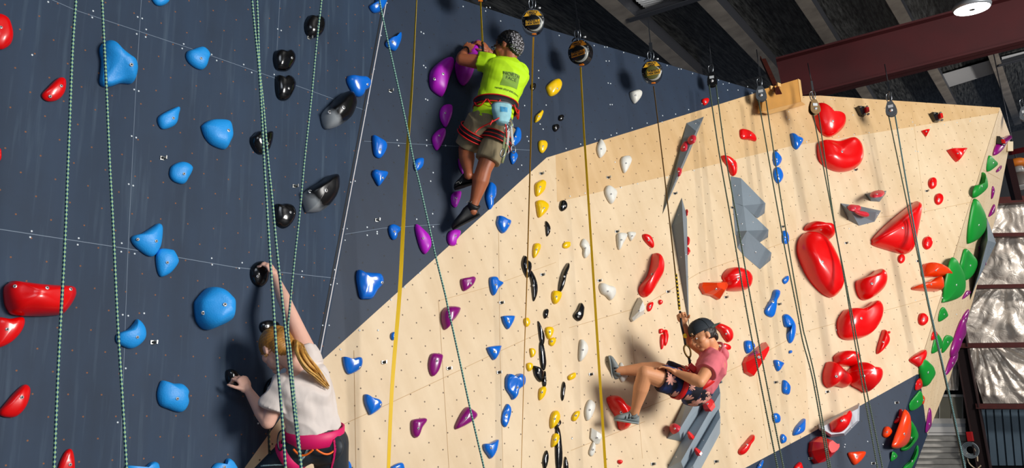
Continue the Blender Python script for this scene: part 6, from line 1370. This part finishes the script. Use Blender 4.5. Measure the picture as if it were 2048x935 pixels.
# ======================= man swinging on the strap
def pinkf():
    TW = -AW
    root = thing('person', P(1390, 775, 5.9), 'man in pink T-shirt, floral shorts and backwards cap hanging from a strap mid-air', 'person')
    c = P(1407, 671, 5.9); nk = P(1430, 701, 5.93); sN, sF = P(1428, 718, 5.77), P(1414, 705, 6.08); hc = P(1392, 776, 5.93); hN, hF = P(1386, 775, 5.84), P(1388, 770, 6.03)
    wv = nrm(AW*1.0+RT*.15); fwd = nrm(-RT*.9-Z*.1); s = .92; mb = MB()
    f, up, sd = head(mb, c, nrm(-RT*.86-Z*.36-AW*.16), nrm(Z*.93-RT*.34), s)
    mb.limb([(c-f*.02-up*.05, .052), (nk+RT*-.01, .052), (nk-Z*.05, .06)], 16)
    torso(mb, hc, nk, wv, wv, fwd, (.10, .14, .125, .13, .145, .16, .15, .09, .05), (.08, .10, .095, .095, .10, .095, .08, .06, .045), bulge=.035)
    eN, wN = P(1400, 763, 5.60), P(1354, 745, 5.70)
    mb.limb([(sN, .052), (sN.lerp(eN, .5), .047), (eN, .040), (eN.lerp(wN, .3), .042), (eN.lerp(wN, .8), .029), (wN, .025)], 18)
    hand(mb, wN, P(1336, 736, 5.72), nrm(-Z+RT*-.2), .95, (.25, .4, .3), thumb=-1)
    eF, wF = P(1381, 683, 6.12), P(1366, 646, 6.02)
    mb.limb([(sF, .050), (sF.lerp(eF, .5), .046), (eF, .039), (eF.lerp(wF, .3), .041), (eF.lerp(wF, .8), .028), (wF, .024)], 18)
    hand(mb, wF, P(1361, 626, 6.0), nrm(-TW*-.3-RT*.2+TW*1.0), .92, (1.1, 1.2, .8), thumb=1, thumbcurl=1.2)
    kN, aN = P(1290, 746, 5.74), P(1268, 829, 5.80); kF, aF = P(1312, 737, 6.08), P(1236, 741, 6.12)
    mb.limb([(hN, .085), (hN.lerp(kN, .5), .080), (kN, .056), (kN.lerp(aN, .35), .058), (kN.lerp(aN, .8), .036), (aN, .034)], 18)
    mb.limb([(hF, .085), (hF.lerp(kF, .5), .078), (kF, .056), (kF.lerp(aF, .35), .055), (kF.lerp(aF, .8), .036), (aF, .034)], 18)
    union(mb, 'body', SK3, root, .005, 3)
    face_parts(root, c, f, up, sd, s, mat('brow_dark', (50, 34, 24), .7))
    mb = MB(); mb.ell(c-f*.028+up*.02, f*.092*s, sd*.083*s, up*.088*s, 24, 16); mb.ell(c-f*.07-up*.03, f*.03, sd*.06, up*.045, 16, 12)
    union(mb, 'hair', mat('hair_dark_brown', (36, 24, 18), .5), root, .005, 2, wr=lambda co, n: .003*noise.noise(co*60))
    # cap worn backwards
    CP = mat('cap_charcoal', (34, 42, 50), .75, noise_amt=.08, noise_scale=60); cu = nrm(up+f*.05); cc = c+up*.034-f*.010; mb = MB(); rings = []
    for k in range(9):
        t = k/8*math.pi/2; rings.append((cc+cu*.104*s*math.sin(t), f*.112*s*max(.03, math.cos(t)**.8), sd*.092*s*max(.03, math.cos(t)**.8)))
    mb.loft(rings, 36, 0, 2.1); cap = mb.build('cap', CP, root)
    mb = MB(); vs = []; nn = 14
    for j in range(5):
        for i in range(nn+1):
            a = -1.15+2.3*i/nn; r_ = 1+.62*j/4*max(0, math.cos(a*.85)); vs.append(cc+cu*(.012-.018*(1-math.cos(a))-.010*j/4)-f*.108*s*math.cos(a)*r_+sd*.090*s*math.sin(a)*(1+.05*j/4))
    fs = [(j*(nn+1)+i, j*(nn+1)+i+1, (j+1)*(nn+1)+i+1, (j+1)*(nn+1)+i) for j in range(4) for i in range(nn)]
    n0 = len(vs); vs += [v-cu*.005 for v in vs]; fs += [tuple(n0+i for i in reversed(f_)) for f_ in fs[:4*nn]]
    mb.add(vs, fs, 0); mb.build('brim', mat('brim_green_grey', (88, 104, 98), .7), cap)
    mb = MB(); mb.lathe(cc+cu*.102*s, cu, [(0, .009), (.004, .007)], 12); mb.build('button', CP, cap)
    for k in range(6):
        a = k*math.pi/3+.3; mb = MB(); mb.tube([cc+cu*.106*s*math.sin(t)+(f*.114*math.cos(a)+sd*.094*math.sin(a))*s*math.cos(t)**.8 for t in [.05+1.4*i/10 for i in range(11)]], .0016, 5); mb.build('seam', mat('cap_seam', (22, 28, 34), .8), cap)
    mb = MB(); mb.box(cc+f*.108*s-sd*.03*s*(1 if (-sd).dot(TW) > 0 else -1)+cu*.012, sd*.014, cu*.008, f*.004, 0, .002); mb.build('cap_clasp', mat('clasp_tan', (170, 130, 90), .5), cap)
    # shirt with a small hood collar
    PKS = mat('shirt_pink', (220, 108, 118), .8, noise_amt=.07, noise_scale=14)
    mb = MB(); torso(mb, hc+(nk-hc)*.06, nk, wv, wv, fwd, (.15, .150, .145, .15, .16, .172, .16, .10, .065), (.118, .116, .106, .104, .108, .102, .090, .070, .052), T_=(0, .05, .2, .42, .62, .8, .92, 1.0, 1.03), bulge=.03)
    se = sN.lerp(eN, .58); d = nrm(se-sN); mb.lathe(sN-d*.05, d, [(0, .062), (.05, .074), ((se-sN).length*.6+.05, .072), ((se-sN).length+.05, .078)], 22)
    se = sF.lerp(eF, .22); d = nrm(se-sF); mb.lathe(sF-d*.05, d, [(0, .062), (.05, .070), ((se-sF).length+.05, .066)], 22)
    for q in (sN, sF): mb.ell(q, V((.07, 0, 0)), V((0, .07, 0)), V((0, 0, .07)))
    mb.ell(nk+RT*.045-Z*.03, RT*.045, AW*.085, Z*.055)
    union(mb, 'shirt', PKS, root, .006, 5, wr=wrinkle(9, .35, .016, nrm(RT-Z*1.2), 12))
    mb = MB(); cn = nrm(nk-c-f*.02); e1 = nrm(AW-cn*AW.dot(cn)); e2 = cn.cross(e1); q0 = nk+Z*.005
    mb.tube([q0+e1*.078*math.cos(t)+e2*.070*math.sin(t) for t in [2*math.pi*k/28 for k in range(28)]], [.011]*28, 8, closed=True); mb.build('hood_collar', mat('shirt_pink_collar', (208, 106, 116), .8), root)
    # floral shorts
    def floral():
        m = bpy.data.materials.new('floral_navy'); m.use_nodes = True; nt = m.node_tree; L = nt.links; b = nt.nodes['Principled BSDF']; b.inputs['Roughness'].default_value = .8
        tc = N(nt, 'ShaderNodeTexCoord'); vo = N(nt, 'ShaderNodeTexVoronoi'); vo.inputs['Scale'].default_value = 9.5; L.new(tc.outputs['Object'], vo.inputs['Vector'])
        sb = N(nt, 'ShaderNodeVectorMath', operation='SUBTRACT'); L.new(tc.outputs['Object'], sb.inputs[0]); L.new(vo.outputs['Position'], sb.inputs[1])
        sp = N(nt, 'ShaderNodeSeparateXYZ'); L.new(sb.outputs[0], sp.inputs[0])
        an = mth(nt, 'ARCTAN2', sp.outputs[2], mth(nt, 'ADD', sp.outputs[0], mth(nt, 'MULTIPLY', sp.outputs[1], .6)))
        pet = mth(nt, 'MULTIPLY_ADD', mth(nt, 'ABSOLUTE', mth(nt, 'SINE', mth(nt, 'MULTIPLY', an, 4.0))), .24, .22)
        k = mth(nt, 'LESS_THAN', vo.outputs['Distance'], pet)
        n = N(nt, 'ShaderNodeTexNoise'); n.inputs['Scale'].default_value = 9; L.new(tc.outputs['Object'], n.inputs['Vector'])
        r = N(nt, 'ShaderNodeValToRGB'); r.color_ramp.elements[0].position = .45; r.color_ramp.elements[1].position = .6; r.color_ramp.elements[0].color = lin((16, 14, 28)); r.color_ramp.elements[1].color = lin((28, 52, 110)); L.new(n.outputs[0], r.inputs[0])
        mx = N(nt, 'ShaderNodeMix', data_type='RGBA'); L.new(k, mx.inputs[0]); L.new(r.outputs[0], mx.inputs[6]); mx.inputs[7].default_value = lin((226, 160, 142)); L.new(mx.outputs[2], b.inputs['Base Color']); return m
    mb = MB(); torso(mb, hc, nk, wv, wv, fwd, (.10, .150, .158, .150), (.09, .12, .125, .115), T_=(-.25, -.1, .04, .14), bulge=0)
    for h_, k_, t_ in ((hN, kN, .68), (hF, kF, .80)):
        se = h_.lerp(k_, t_); d = nrm(se-h_); mb.lathe(h_-d*.03, d, [(0, .098), (.1, .106), ((se-h_).length+.03, .100)], 24)
    mb.ell(hc-Z*.07+RT*-.02, RT*.10, AW*.13, Z*.06)
    union(mb, 'shorts', floral(), root, .006, 5, wr=wrinkle(8, .5, .006, nrm(RT), 14))
    # harness and gear
    RD = mat('harness_red', (214, 22, 18), .5); bc = hc+(nk-hc)*.20; ba = nrm(nk-hc+RT*-.3)
    bl = band(bc, ba, wv, .158, .124, .05, .010).build('waist_belt', RD, root)
    for h_, k_ in ((hN, kN), (hF, kF)):
        q = h_.lerp(k_, .30); band(q, k_-h_, Z, .110, .110, .045, .007).build('leg_loop', RD, root)
    tie_ = P(1380, 727, 5.86)
    mb = MB(); mb.tube(catmull([tie_, P(1384, 738, 5.86), P(1392, 748, 5.87), bc+fwd*.13], 5, False), [.016]*16, 8); mb.build('belay_loop', RD, root)
    mb = MB(); mb.box(P(1385, 735, 5.8), nrm(RT-Z)*.030, nrm(RT+Z*1.2)*.022, AW*.012, 0, .006); mb.build('chest_buckle', RD, root)
    BL = mat('lanyard_black', (16, 15, 18), .6); YE = mat('lanyard_yellow', (236, 184, 20), .5)
    mb = MB(); mb.tube([P(1360, 622, 5.98), P(1363, 650, 5.95), P(1368, 672, 5.92), P(1371, 690, 5.9)], .009, 8); mb.build('lanyard', BL, root)
    mb = MB(); mb.ell(P(1370, 671, 5.905), RT*.016, AW*.014, Z*.018); mb.build('yellow_toggle', YE, root)
    rc = P(1375, 702, 5.88); mb = MB(); carab(mb, rc, nrm(RT+AW*.2), nrm(Z-RT*.15), .024, .046, .007, 24); mb.build('carabiner_ring', mat('ring_gold_black', (96, 70, 22), .35, .6), root)
    mb = MB(); mb.tube([P(1377, 712, 5.88), P(1379, 720, 5.87), tie_], .010, 8); mb.build('lower_strap', BL, root)
    GR = mat('shoe_grey', (128, 136, 136), .6, noise_amt=.1, noise_scale=30); SO_ = mat('sole_grey', (158, 168, 168), .7)
    shoe(root, 'shoe', P(1276, 846, 5.80), P(1228, 838, 5.78), nrm(Z+RT*.0), GR, SO_, ankle=aN, straps=(.3, .45, .6), s=.95)
    shoe(root, 'shoe', P(1224, 757, 6.14), P(1218, 711, 6.12), nrm(RT*1.0+Z*.1), GR, SO_, ankle=aF, straps=(.35, .5), s=.95)
    mb = MB(); mb.box(P(1364, 744, 5.66), nrm(RT)*.004, nrm(Z)*.004, AW*.004, 0); 
    mb = MB(); mb.tube(catmull([P(1383, 735, 5.84), P(1374, 742, 5.8), P(1368, 748, 5.8)], 5, False), .004, 6); mb.build('cord_tail', mat('cord_white', (220, 220, 216), .6), root)
pinkf()
